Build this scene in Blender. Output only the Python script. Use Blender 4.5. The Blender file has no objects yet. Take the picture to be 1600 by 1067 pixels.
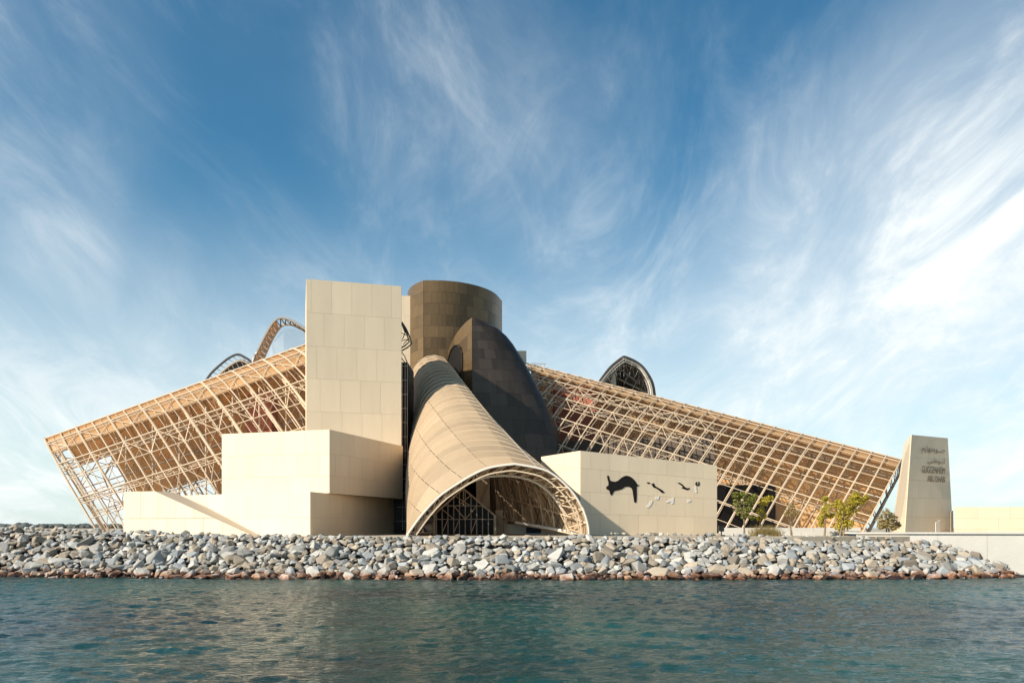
import bpy, bmesh, math, random
import numpy as np
from mathutils import Vector, Matrix, noise

random.seed(7); rng = np.random.default_rng(7)
R = math.radians
scn = bpy.context.scene
COL = scn.collection

# ------------------------------------------------------------------ camera
F = 1250.0; CX = 800.0; HZ = 822.0; CH = 4.2          # focal length / principal point of a 1600 px wide frame, eye height
cam = bpy.data.cameras.new('camera')
cam.sensor_width = 36; cam.lens = 36 * F / 1600; cam.shift_y = (HZ - 533.5) / 1600
cam.clip_start = 0.5; cam.clip_end = 9000
co = bpy.data.objects.new('camera', cam); COL.objects.link(co)
co.location = (0, 0, CH); co.rotation_euler = (R(90), 0, 0)
scn.camera = co

# ------------------------------------------------------------------ sky and sun
SUN_AZ, SUN_EL = 239.0, 32.0
sd = Vector((math.sin(R(SUN_AZ)) * math.cos(R(SUN_EL)), math.cos(R(SUN_AZ)) * math.cos(R(SUN_EL)), math.sin(R(SUN_EL))))
world = bpy.data.worlds.new('World'); scn.world = world; world.use_nodes = True
NT = world.node_tree; NT.nodes.clear()
def wn(t, **k):
    n = NT.nodes.new(t)
    for a, v in k.items(): setattr(n, a, v)
    return n
def lk(a, b): NT.links.new(a, b)
def wmath(op, a, b=None, clamp=False):
    n = wn('ShaderNodeMath', operation=op); n.use_clamp = clamp
    for i, v in enumerate((a, b)):
        if v is None: continue
        if isinstance(v, (int, float)): n.inputs[i].default_value = v
        else: lk(v, n.inputs[i])
    return n.outputs[0]
def wramp(v, a, b, lo=0.0, hi=1.0):
    n = wn('ShaderNodeMapRange', interpolation_type='SMOOTHERSTEP')
    lk(v, n.inputs[0]); n.inputs[1].default_value = a; n.inputs[2].default_value = b
    n.inputs[3].default_value = lo; n.inputs[4].default_value = hi
    return n.outputs[0]
SKY_STRENGTH = 0.078
sky = wn('ShaderNodeTexSky', sky_type='NISHITA')
sky.sun_disc = False; sky.sun_elevation = R(SUN_EL); sky.sun_rotation = R(SUN_AZ)
sky.air_density = 1.1; sky.dust_density = 0.5; sky.ozone_density = 1.0; sky.altitude = 0
tc = wn('ShaderNodeTexCoord'); sep = wn('ShaderNodeSeparateXYZ'); lk(tc.outputs['Generated'], sep.inputs[0])
zc = wmath('MAXIMUM', sep.outputs[2], 0.0)
zz = wmath('ADD', zc, 0.32)
comb = wn('ShaderNodeCombineXYZ')
lk(wmath('DIVIDE', sep.outputs[0], zz), comb.inputs[0]); lk(wmath('DIVIDE', sep.outputs[1], zz), comb.inputs[1])
def wnoise(rot, scale, stretch, detail, rough, dist, off):
    m = wn('ShaderNodeMapping'); lk(comb.outputs[0], m.inputs[0])
    m.inputs['Rotation'].default_value = (0, 0, R(rot)); m.inputs['Scale'].default_value = (stretch[0], stretch[1], 1)
    m.inputs['Location'].default_value = off
    n = wn('ShaderNodeTexNoise'); lk(m.outputs[0], n.inputs['Vector'])
    n.inputs['Scale'].default_value = scale; n.inputs['Detail'].default_value = detail
    n.inputs['Roughness'].default_value = rough; n.inputs['Distortion'].default_value = dist
    return n.outputs[0]
wisp = wnoise(-52, 2.6, (2.0, 0.75), 12, 0.66, .75, (3.1, 1.2, 0))         # combed cirrus
curl = wnoise(38, 2.4, (1.8, 0.7), 12, 0.65, .9, (7.7, 4.2, 0))
veil = wnoise(-10, 0.85, (1.0, 0.8), 5, 0.5, 0.6, (1.4, 9.3, 0))          # broad thin veils
def blob(px, py, rad, soft):
    v = Vector(((px - CX) / F, 1, (HZ - py) / F)).normalized()
    d = wn('ShaderNodeVectorMath', operation='DOT_PRODUCT'); lk(tc.outputs['Generated'], d.inputs[0]); d.inputs[1].default_value = v
    return wramp(d.outputs['Value'], math.cos(R(rad + soft)), math.cos(R(max(rad - soft, 0))))
bank = None                                                                # the large cloud bank up on one side
for (px, py, rad, soft, w) in ((1640, 190, 5, 9, 1.0), (1480, 300, 5, 9, 1.0), (1330, 400, 4, 9, .8), 
                               (1560, 420, -2, 6, -.4), (60, 320, 0, 6, .5), (110, 400, -1, 5, .5), (40, 120, 2, 8, .35), (700, 170, 2, 9, .35), (880, 240, 1, 8, .3)):
    b = wmath('MULTIPLY', blob(px, py, rad, soft), w)
    bank = b if bank is None else wmath('ADD', bank, b)
tex = wmath('ADD', wmath('MULTIPLY', wramp(veil, .42, .75), .08), wmath('ADD', wmath('MULTIPLY', wramp(wisp, .45, .82), .25), wmath('MULTIPLY', wramp(curl, .45, .80), .28)))
cl = wmath('MULTIPLY', tex, wramp(veil, .36, .66, .15, 1.0))
cl = wmath('ADD', cl, wmath('MULTIPLY', bank, wmath('ADD', wmath('MULTIPLY', wramp(wisp, .30, .75), .20), .15)))
low = wramp(sep.outputs[2], 0.44, 0.02)                                    # haze of thin cloud towards the horizon
cl = wmath('ADD', cl, wmath('MULTIPLY', low, wmath('ADD', wmath('MULTIPLY', wramp(curl, .3, .7), .28), .70)))
cl = wmath('MULTIPLY', cl, 0.92, clamp=True)
mix = wn('ShaderNodeMix', data_type='RGBA'); lk(cl, mix.inputs['Factor'])
tint = wn('ShaderNodeMix', data_type='RGBA', blend_type='MULTIPLY'); tint.inputs['Factor'].default_value = 1
lk(sky.outputs[0], tint.inputs['A']); tint.inputs['B'].default_value = (.43, .95, 1.11, 1)
lk(tint.outputs['Result'], mix.inputs['A']); mix.inputs['B'].default_value = (9.1, 9.6, 9.6, 1)
bg = wn('ShaderNodeBackground'); lk(mix.outputs['Result'], bg.inputs[0]); bg.inputs[1].default_value = SKY_STRENGTH
wo = wn('ShaderNodeOutputWorld'); lk(bg.outputs[0], wo.inputs[0])

sun = bpy.data.lights.new('sun', 'SUN'); sun.energy = 5.0; sun.angle = R(0.53); sun.color = (1.0, 0.93, 0.83)
so = bpy.data.objects.new('sun', sun); COL.objects.link(so)
so.rotation_euler = (-sd).to_track_quat('-Z', 'Y').to_euler(); so.location = (-60, -30, 60)

scn.view_settings.view_transform = 'Standard'; scn.view_settings.look = 'None'
scn.view_settings.gamma = 1; scn.view_settings.use_curve_mapping = False
scn.view_settings.exposure = 0.50
scn.render.engine = 'CYCLES'
scn.cycles.max_bounces = 6; scn.cycles.transparent_max_bounces = 8
scn.cycles.use_denoising = True

# ------------------------------------------------------------------ helpers
def at(px, py, d):
    """a point d metres in front of the eye, given by the direction of a frame position"""
    return Vector(((px - CX) / F * d, d, CH - (py - HZ) / F * d))
def xy(px, d): return ((px - CX) / F * d, d)
def zat(py, d): return CH - (py - HZ) / F * d

MATS = {}
def mat(name, col, rough=0.6, metal=0.0, var=0.0, nscale=1.5, ncol=0.0, bump=0.0, bscale=8.0, spec=0.5, trans=0.0, stretch=None, alpha=0.0):
    """procedural paint/stone/metal: base colour, a per-object shift of value, a noise mottling and a fine relief"""
    m = bpy.data.materials.new(name); m.use_nodes = True; nt = m.node_tree; N = nt.nodes; L = nt.links
    p = N['Principled BSDF']; out = N['Material Output']
    p.inputs['Roughness'].default_value = rough; p.inputs['Metallic'].default_value = metal
    p.inputs['Specular IOR Level'].default_value = spec
    tcn = N.new('ShaderNodeNewGeometry')
    mp = N.new('ShaderNodeMapping'); L.new(tcn.outputs['Position'], mp.inputs[0])
    if stretch: mp.inputs['Scale'].default_value = stretch
    nz = N.new('ShaderNodeTexNoise'); L.new(mp.outputs[0], nz.inputs['Vector'])
    nz.inputs['Scale'].default_value = nscale; nz.inputs['Detail'].default_value = 6; nz.inputs['Roughness'].default_value = .6
    oi = N.new('ShaderNodeObjectInfo')
    def mth(op, a, b):
        n = N.new('ShaderNodeMath'); n.operation = op
        for i, v in enumerate((a, b)):
            if isinstance(v, (int, float)): n.inputs[i].default_value = v
            else: L.new(v, n.inputs[i])
        return n.outputs[0]
    v1 = mth('MULTIPLY', mth('SUBTRACT', oi.outputs['Random'], .5), 2 * var)
    v2 = mth('MULTIPLY', mth('SUBTRACT', nz.outputs[0], .5), 2 * ncol)
    val = mth('ADD', mth('ADD', v1, v2), 1.0)
    hs = N.new('ShaderNodeHueSaturation'); hs.inputs['Color'].default_value = (*col, 1); L.new(val, hs.inputs['Value'])
    L.new(hs.outputs[0], p.inputs['Base Color'])
    if bump:
        nb = N.new('ShaderNodeTexNoise'); L.new(mp.outputs[0], nb.inputs['Vector']); nb.inputs['Scale'].default_value = bscale; nb.inputs['Detail'].default_value = 5
        bp = N.new('ShaderNodeBump'); bp.inputs['Strength'].default_value = bump; bp.inputs['Distance'].default_value = .1
        L.new(nb.outputs[0], bp.inputs['Height']); L.new(bp.outputs[0], p.inputs['Normal'])
    last = p.outputs[0]
    if trans:
        tr = N.new('ShaderNodeBsdfTranslucent'); L.new(hs.outputs[0], tr.inputs[0])
        mx = N.new('ShaderNodeMixShader'); mx.inputs[0].default_value = trans; L.new(last, mx.inputs[1]); L.new(tr.outputs[0], mx.inputs[2]); last = mx.outputs[0]
    if alpha:
        tp = N.new('ShaderNodeBsdfTransparent'); mx = N.new('ShaderNodeMixShader'); mx.inputs[0].default_value = alpha
        L.new(last, mx.inputs[1]); L.new(tp.outputs[0], mx.inputs[2]); last = mx.outputs[0]
    L.new(last, out.inputs[0])
    MATS[name] = m
    return m
mat('limestone', (.76, .61, .42), .55, var=.036, ncol=.12, nscale=.5, stretch=(1, 1, .22), bump=.06, bscale=6)
mat('limestone_core', (.52, .42, .30), .8)
mat('bronze', (.140, .086, .038), .42, metal=.35, spec=.4, var=.30, ncol=.22, nscale=.9, bump=.05, bscale=2)
mat('bronze_dark', (.047, .034, .025), .38, metal=.25, spec=.45, var=.30, ncol=.45, nscale=.9, stretch=(1.2, 1.2, .12), bump=.04, bscale=2)
mat('bronze_core', (.025, .018, .012), .7)
mat('steel', (.57, .43, .285), .5, var=.08, ncol=.10, nscale=1)
mat('steel_grey', (.42, .37, .31), .5, var=.10, ncol=.10, nscale=1)
mat('steel_dark', (.05, .042, .036), .5, var=.1)
mat('rim_white', (.70, .64, .54), .5, ncol=.08)
mat('cladding', (.88, .52, .21), .6, var=.10, ncol=.16, nscale=.8, trans=.20, alpha=.12)
mat('mesh_cladding', (.78, .49, .23), .6, var=.10, ncol=.14, nscale=.8, trans=.40, alpha=.50)
mat('vault_panel', (.52, .375, .23), .62, var=.10, ncol=.10, nscale=.6, trans=.18, alpha=.15)
mat('seam', (.40, .34, .27), .5)
mat('red_render', (.34, .11, .065), .8, ncol=.15)
mat('brown_shade_clad', (.105, .075, .052), .8, ncol=.2)  # clads the hump; on the barrel box it stands for interior shadow
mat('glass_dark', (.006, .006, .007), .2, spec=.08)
mat('shade_black', (.012, .010, .009), .5, spec=.15)  # near-black colour standing for shade in recess, opening and underpart
mat('membrane', (.80, .80, .78), .7, trans=.5, alpha=.86)
mat('concrete', (.62, .57, .49), .85, var=.03, ncol=.10, nscale=.8, bump=.15, bscale=5)
mat('inlay', (.014, .011, .010), .6, ncol=.6, nscale=2.5, spec=.2)
mat('inlay_white', (.80, .75, .66), .4)
mat('letter', (.17, .135, .095), .6)
mat('sand', (.40, .33, .24), .95, ncol=.25, nscale=.9, bump=.3)
mat('bark', (.22, .155, .10), .9, ncol=.3, nscale=6)
mat('leaf_olive', (.20, .20, .035), .6, var=.0, ncol=.5, nscale=3, trans=.35)
mat('leaf_yellow', (.52, .42, .05), .6, ncol=.4, nscale=3, trans=.45)
mat('leaf_dry', (.34, .25, .09), .7, ncol=.4, nscale=3, trans=.35)
mat('far_leaf', (.085, .095, .085), .9, ncol=.4, nscale=.02)
mat('black_metal', (.012, .012, .012), .4)

def rock_mat(name, col):
    m = bpy.data.materials.new(name); m.use_nodes = True; nt = m.node_tree; N = nt.nodes; L = nt.links
    p = N['Principled BSDF']; p.inputs['Roughness'].default_value = .85
    g = N.new('ShaderNodeNewGeometry'); oi = N.new('ShaderNodeObjectInfo'); sp = N.new('ShaderNodeSeparateXYZ'); L.new(g.outputs['Position'], sp.inputs[0])
    def mth(op, a, b, cl=False):
        n = N.new('ShaderNodeMath'); n.operation = op; n.use_clamp = cl
        for i, v in enumerate((a, b)):
            if isinstance(v, (int, float)): n.inputs[i].default_value = v
            else: L.new(v, n.inputs[i])
        return n.outputs[0]
    nz = N.new('ShaderNodeTexNoise'); L.new(g.outputs['Position'], nz.inputs['Vector']); nz.inputs['Scale'].default_value = 2.2; nz.inputs['Detail'].default_value = 8; nz.inputs['Roughness'].default_value = .65
    rnd = mth('FRACT', mth('ADD', oi.outputs['Random'], g.outputs['Random Per Island']), 0)
    val = mth('ADD', mth('ADD', mth('MULTIPLY', rnd, .75), .40), mth('MULTIPLY', nz.outputs[0], .40))
    hs = N.new('ShaderNodeHueSaturation'); hs.inputs['Color'].default_value = (*col, 1); L.new(val, hs.inputs['Value'])
    # tide line: wet, algae-dark and rust-stained stone near the water
    edge = mth('ADD', mth('MULTIPLY', mth('SUBTRACT', nz.outputs[0], .5), 1.1), mth('MULTIPLY', rnd, .35))
    h = mth('ADD', sp.outputs[2], edge)
    rust = N.new('ShaderNodeMapRange'); L.new(h, rust.inputs[0]); rust.inputs[1].default_value = .82; rust.inputs[2].default_value = .38
    wet = N.new('ShaderNodeMapRange'); L.new(h, wet.inputs[0]); wet.inputs[1].default_value = .62; wet.inputs[2].default_value = .22
    m1 = N.new('ShaderNodeMix'); m1.data_type = 'RGBA'; L.new(rust.outputs[0], m1.inputs['Factor']); L.new(hs.outputs[0], m1.inputs['A'])
    rc = N.new('ShaderNodeHueSaturation'); rc.inputs['Color'].default_value = (.29, .105, .034, 1); L.new(val, rc.inputs['Value']); L.new(rc.outputs[0], m1.inputs['B'])
    m2 = N.new('ShaderNodeMix'); m2.data_type = 'RGBA'; L.new(wet.outputs[0], m2.inputs['Factor']); L.new(m1.outputs['Result'], m2.inputs['A']); m2.inputs['B'].default_value = (.035, .018, .010, 1)
    L.new(m2.outputs['Result'], p.inputs['Base Color'])
    rr = N.new('ShaderNodeMapRange'); L.new(wet.outputs[0], rr.inputs[0]); rr.inputs[3].default_value = .85; rr.inputs[4].default_value = .3; L.new(rr.outputs[0], p.inputs['Roughness'])
    nb = N.new('ShaderNodeTexNoise'); L.new(g.outputs['Position'], nb.inputs['Vector']); nb.inputs['Scale'].default_value = 7; nb.inputs['Detail'].default_value = 6
    bp = N.new('ShaderNodeBump'); bp.inputs['Strength'].default_value = .5; bp.inputs['Distance'].default_value = .08; L.new(nb.outputs[0], bp.inputs['Height']); L.new(bp.outputs[0], p.inputs['Normal'])
    MATS[name] = m
rock_mat('rock_pale', (.36, .335, .29)); rock_mat('rock_blue', (.27, .275, .265)); rock_mat('rock_tan', (.31, .25, .18))
ROCKS = ('rock_pale', 'rock_blue', 'rock_tan')

def link_mesh(name, me, m=None, parent=None):
    o = bpy.data.objects.new(name, me); COL.objects.link(o)
    if m and not me.materials: me.materials.append(MATS[m])
    if parent is not None: o.parent = parent
    return o
def mesh(name, verts, faces, m, parent=None, smooth=False):
    """one mesh object; vertices are given in world space and stored relative to the root's base"""
    off = ROOT.get(parent.name, Vector()) if parent is not None else Vector()
    me = bpy.data.meshes.new(name)
    me.from_pydata([tuple(Vector(v) - off) for v in verts], [], faces); me.update()
    if smooth:
        me.polygons.foreach_set('use_smooth', [True] * len(me.polygons)); me.set_sharp_from_angle(angle=R(50))
    o = link_mesh(name, me, m, parent)
    ROOT[o.name] = off
    return o
ROOT = {}
def thing(name, label, cat, loc, group=None):
    o = bpy.data.objects.new(name, None); COL.objects.link(o); o.location = loc; o.empty_display_size = .5
    o['label'] = label; o['category'] = cat; o['kind'] = 'thing'
    if group: o['group'] = group
    ROOT[o.name] = Vector(loc)
    return o
def tag(o, label, cat, group=None):
    o['label'] = label; o['category'] = cat
    if group: o['group'] = group
    return o
def structure(name, verts, faces, m, smooth=False):
    o = mesh(name, verts, faces, m, None, smooth); o['kind'] = 'structure'; return o

# ---- straight member: shared unit cylinder/box, scaled along its length
UNIT = {}
def unit(m, sides=5):
    k = (m, sides)
    if k not in UNIT:
        vs = []; fs = []
        for z in (0, 1):
            for i in range(sides):
                a = 2 * math.pi * (i + .5) / sides; vs.append((math.cos(a), math.sin(a), z))
        for i in range(sides):
            j = (i + 1) % sides; fs.append((i, j, sides + j, sides + i))
        fs.append(tuple(range(sides))[::-1]); fs.append(tuple(range(sides, 2 * sides)))
        me = bpy.data.meshes.new('member'); me.from_pydata(vs, [], fs); me.update(); me.materials.append(MATS[m])
        if sides > 4: me.polygons.foreach_set('use_smooth', [len(p.vertices) == 4 for p in me.polygons])
        UNIT[k] = me
    return UNIT[k]
GROUND_Z = 3.3
def bar(name, a, b, r, m, parent, sides=5, floor=None):
    a = Vector(a); b = Vector(b)
    if floor is not None:
        if a.z < floor and b.z < floor: return None
        if a.z < floor: a = a.lerp(b, (floor - a.z) / (b.z - a.z))
        if b.z < floor: b = b.lerp(a, (floor - b.z) / (a.z - b.z))
    d = b - a
    if d.length < .05: return None
    o = bpy.data.objects.new(name, unit(m, sides)); COL.objects.link(o); o.parent = parent
    off = ROOT.get(parent.name, Vector())
    q = d.to_track_quat('Z', 'Y').to_matrix().to_4x4()
    o.matrix_local = Matrix.Translation(a - off) @ q @ Matrix.Diagonal((r, r, d.length, 1))
    return o
def tube(name, pts, r, m, parent, sides=5, floor=None, rz=None):
    """a bent member through a list of points"""
    pts = [Vector(p) for p in pts]
    if floor is not None:
        out = []
        for i, p in enumerate(pts):
            if p.z >= floor: out.append(p)
            if i + 1 < len(pts):
                q = pts[i + 1]
                if (p.z - floor) * (q.z - floor) < 0: out.append(p.lerp(q, (floor - p.z) / (q.z - p.z)))
        pts = out
    if len(pts) < 2: return None
    vs = []; fs = []
    for i, p in enumerate(pts):
        t = (pts[min(i + 1, len(pts) - 1)] - pts[max(i - 1, 0)]).normalized()
        up = Vector((0, 0, 1)) if abs(t.z) < .9 else Vector((0, 1, 0))
        s = t.cross(up).normalized(); u = s.cross(t)
        rr = r if not callable(r) else r(i / (len(pts) - 1))
        for k in range(sides):
            a = 2 * math.pi * (k + .5) / sides
            vs.append(p + s * math.cos(a) * rr + u * math.sin(a) * rr)
    for i in range(len(pts) - 1):
        for k in range(sides):
            j = (k + 1) % sides
            fs.append((i * sides + k, i * sides + j, (i + 1) * sides + j, (i + 1) * sides + k))
    fs.append(tuple(range(sides))[::-1]); fs.append(tuple(range((len(pts) - 1) * sides, len(pts) * sides)))
    return mesh(name, vs, fs, m, parent, smooth=sides > 4)

def slab(name, grid, thick, m, parent, smooth=False):
    """a thin plate over a grid of points [row][col], thickness along thick vectors of the same grid (outwards)"""
    nr, nc = len(grid), len(grid[0]); vs = []; fs = []
    for layer in (0, 1):
        for r in range(nr):
            for c in range(nc):
                vs.append(Vector(grid[r][c]) + (Vector(thick[r][c]) if layer else Vector()))
    n = nr * nc
    I = lambda l, r, c: l * n + r * nc + c
    for r in range(nr - 1):
        for c in range(nc - 1):
            fs.append((I(1, r, c), I(1, r, c + 1), I(1, r + 1, c + 1), I(1, r + 1, c)))
            fs.append((I(0, r, c), I(0, r + 1, c), I(0, r + 1, c + 1), I(0, r, c + 1)))
    for c in range(nc - 1):
        fs.append((I(0, 0, c), I(0, 0, c + 1), I(1, 0, c + 1), I(1, 0, c)))
        fs.append((I(0, nr - 1, c + 1), I(0, nr - 1, c), I(1, nr - 1, c), I(1, nr - 1, c + 1)))
    for r in range(nr - 1):
        fs.append((I(0, r + 1, 0), I(0, r, 0), I(1, r, 0), I(1, r + 1, 0)))
        fs.append((I(0, r, nc - 1), I(0, r + 1, nc - 1), I(1, r + 1, nc - 1), I(1, r, nc - 1)))
    return mesh(name, vs, fs, m, parent, smooth)

def prism(name, plan, z0, ztops, m, parent):
    """vertical-sided body over a plan polygon (counter-clockwise from above), each corner with its own top height"""
    n = len(plan)
    if isinstance(ztops, (int, float)): ztops = [ztops] * n
    vs = [(p[0], p[1], z0) for p in plan] + [(p[0], p[1], z) for p, z in zip(plan, ztops)]
    fs = [(i, (i + 1) % n, n + (i + 1) % n, n + i) for i in range(n)] + [tuple(range(n))[::-1], tuple(range(n, 2 * n))]
    return mesh(name, vs, fs, m, parent)

def panel_face(parent, bl, br, tr, tl, nrow, wid, m='limestone', joint=.016, proud=.035, name='panel', rows=None, shift=.37, clip=None):
    """stone panels over one flat four-sided wall face, in staggered courses, each panel a plate of its own with open joints"""
    bl, br, tr, tl = map(Vector, (bl, br, tr, tl))
    nrm = (br - bl).cross(tl - bl).normalized() * proud
    L = (br - bl).length; H = ((tl - bl).length + (tr - br).length) / 2
    vb = rows or [i / nrow for i in range(nrow + 1)]
    def P(u, v): return (bl.lerp(br, u)).lerp(tl.lerp(tr, u), v)
    for r in range(len(vb) - 1):
        off = (r * shift) % 1.0
        us = [0.0]; x = (off if off > .2 else 1.0 if off < .01 else off + .55) * wid
        while x < L - .3 * wid:
            us.append(x / L); x += wid
        us.append(1.0)
        for c in range(len(us) - 1):
            ju = joint / 2 / L; jv = joint / 2 / H
            u0 = us[c] + (ju if c else 0); u1 = us[c + 1] - (ju if c < len(us) - 2 else 0)
            v0 = vb[r] + jv; v1 = vb[r + 1] - (jv if r < len(vb) - 2 else 0)
            if clip and not clip(u0, u1, v0, v1): continue
            g = [[P(u0, v0), P(u1, v0)], [P(u0, v1), P(u1, v1)]]
            slab(name, g, [[nrm, nrm], [nrm, nrm]], m, parent)

# ------------------------------------------------------------------ water and land
def build_water():
    x0, x1, y0, y1, st = -62.0, 62.0, 10.0, 69.0, .20
    xs = np.arange(x0, x1 + 1e-6, st); ys = np.arange(y0, y1 + 1e-6, st * 1.0)
    X, Y = np.meshgrid(xs, ys); Z = np.zeros_like(X)
    for i in range(46):
        wl = 0.45 * (1.075 ** i); a = rng.normal(R(75), R(34)); k = 2 * math.pi / wl
        amp = 0.0082 * wl ** (.8 if wl < .9 else -.15) * (.5 if wl > 4 else 1)
        ph = rng.uniform(0, 6.28)
        gx = 1 + .5 * np.sin(X * .05 * rng.uniform(.5, 2) + Y * .07 * rng.uniform(.5, 2) + rng.uniform(0, 6))
        Z += amp * gx * np.sin(k * (math.cos(a) * X + math.sin(a) * Y) + ph + .6 * np.sin(.3 * X + i))
    edge = np.minimum.reduce([(X - x0) / 4, (x1 - X) / 4, (Y - y0) / 2, (y1 - Y) / 2, np.ones_like(X)])
    Z *= np.clip(edge, 0, 1)
    ny, nx = X.shape
    V = np.stack([X, Y, Z], -1).reshape(-1, 3)
    idx = np.arange(ny * nx).reshape(ny, nx)
    Q = np.stack([idx[:-1, :-1], idx[:-1, 1:], idx[1:, 1:], idx[1:, :-1]], -1).reshape(-1, 4)
    B = 4200.0; ex = len(V)
    x1, y1 = float(xs[-1]), float(ys[-1])
    V = np.vstack([V, [[-B, -200, 0], [B, -200, 0], [B, B, 0], [-B, B, 0]]])
    c = [idx[0, 0], idx[0, -1], idx[-1, -1], idx[-1, 0]]
    ring = [(ex, ex + 1, c[1], c[0]), (ex + 1, ex + 2, c[2], c[1]), (ex + 2, ex + 3, c[3], c[2]), (ex + 3, ex, c[0], c[3])]
    me = bpy.data.meshes.new('water'); me.from_pydata(V.tolist(), [], Q.tolist() + ring); me.update()
    me.polygons.foreach_set('use_smooth', [True] * len(me.polygons))
    m = bpy.data.materials.new('water'); m.use_nodes = True; N = m.node_tree.nodes; L = m.node_tree.links; p = N['Principled BSDF']
    p.inputs['Base Color'].default_value = (.010, .046, .050, 1); p.inputs['Roughness'].default_value = .10
    p.inputs['IOR'].default_value = 1.333
    g = N.new('ShaderNodeNewGeometry'); mp = N.new('ShaderNodeMapping'); L.new(g.outputs['Position'], mp.inputs[0]); mp.inputs['Scale'].default_value = (.75, 1.7, 1)
    nz = N.new('ShaderNodeTexNoise'); L.new(mp.outputs[0], nz.inputs['Vector']); nz.inputs['Scale'].default_value = 2.9; nz.inputs['Detail'].default_value = 4; nz.inputs['Roughness'].default_value = .6; nz.inputs['Distortion'].default_value = .4
    bp = N.new('ShaderNodeBump'); bp.inputs['Strength'].default_value = 1.0; bp.inputs['Distance'].default_value = .10
    L.new(nz.outputs[0], bp.inputs['Height']); L.new(bp.outputs[0], p.inputs['Normal'])
    # dark water with greener patches spread by broad noise
    big = N.new('ShaderNodeTexNoise'); L.new(g.outputs['Position'], big.inputs['Vector']); big.inputs['Scale'].default_value = .045; big.inputs['Detail'].default_value = 3
    mr = N.new('ShaderNodeMapRange'); L.new(big.outputs[0], mr.inputs[0]); mr.inputs[1].default_value = .38; mr.inputs[2].default_value = .68
    mx = N.new('ShaderNodeMix'); mx.data_type = 'RGBA'; L.new(mr.outputs[0], mx.inputs['Factor']); mx.inputs['A'].default_value = (.004, .021, .021, 1); mx.inputs['B'].default_value = (.010, .070, .053, 1)
    L.new(mx.outputs['Result'], p.inputs['Base Color'])
    MATS['water'] = m; me.materials.append(m)
    o = link_mesh('water', me); o['kind'] = 'structure'
build_water()

def interp(x, tab):
    if x <= tab[0][0]: return tab[0][1]
    for (a, va), (b, vb) in zip(tab, tab[1:]):
        if x <= b: return va + (vb - va) * (x - a) / (b - a)
    return tab[-1][1]
WL = [(-60, 68.5), (-43, 66.5), (-20, 63.8), (0, 62.8), (25, 63.2), (41, 65.0), (44, 67.5)]         # water line distance
CRZ = [(-60, 4.7), (-47, 4.6), (-34, 4.18), (-25, 3.85), (-10, 3.68), (5, 3.66), (18, 3.52), (28, 3.28), (41, 3.15)]   # crest height
def shore(x): return interp(x, WL)
def crest(x): return interp(x, CRZ)
RUN = 6.4
# embankment core under the stones
vs = []; fs = []; xs_ = [-75 + i * 2.0 for i in range(58)] + [40.5, 41.2]
for x in xs_:
    s = shore(x); c = crest(x) - max(0, x - 34.5) * .42
    vs += [(x, s - 2.0, -1.5), (x, s + RUN - .2, c - .75), (x, s + RUN + 3, min(c - .75, GROUND_Z - .1))]
for i in range(len(xs_) - 1):
    a = i * 3; b = a + 3
    fs += [(a, b, b + 1, a + 1), (a + 1, b + 1, b + 2, a + 2)]
mat('crevice_shade', (.07, .06, .05), .95, ncol=.4, nscale=3)  # core coloured dark to put shade into the crevices between stones
structure('embankment', vs, fs, 'crevice_shade')
# terrace on which everything stands
gx = [(-140, 74.5), (-75, 74.5), (-43, 72.4), (-20, 69.8), (0, 69.0), (25, 69.4), (36, 71.9), (42, 71.3), (70, 66.6), (160, 66.6)]
vs = [(x, y, GROUND_Z) for x, y in gx] + [(160, 330, GROUND_Z), (-140, 330, GROUND_Z)]
vs += [(x, y, -1.5) for x, y in gx]
n = len(gx)
fs = [tuple(range(n + 2))] + [(i, n + 2 + i, n + 3 + i, i + 1)[::-1] for i in range(n - 1)]
structure('ground', vs, fs, 'sand')

# far wooded shore
def far_shore():
    vs = [(-1500, 880, .1), (-150, 880, .1), (-150, 1100, .1), (-1500, 1100, .1), (-1500, 880, 2.0), (-150, 880, 2.0), (-150, 1100, 2.0), (-1500, 1100, 2.0)]
    structure('far_land', vs, [(0, 1, 5, 4), (4, 5, 6, 7), (1, 2, 6, 5)], 'sand')
    bm = bmesh.new()
    for i in range(420):
        x = random.uniform(-760, -240); y = random.uniform(884, 960); h = random.uniform(1.6, 4.2) * (1.25 if random.random() < .12 else 1)
        mt = Matrix.Translation((x, y, 2.0 + h * .55)) @ Matrix.Diagonal((h * random.uniform(1.0, 2.2), h, h * .8, 1))
        r = bmesh.ops.create_icosphere(bm, subdivisions=2, radius=1, matrix=mt)
        for v in r['verts']: v.co += Vector((random.uniform(-.5, .5), random.uniform(-.4, .4), random.uniform(-.5, .5)))
    me = bpy.data.meshes.new('far_woods'); bm.to_mesh(me); bm.free()
    o = link_mesh('far_woods', me, 'far_leaf'); o['kind'] = 'stuff'; tag(o, 'low hazy dark tree line on the far shore beyond the rocks', 'woods')
far_shore()

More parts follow.
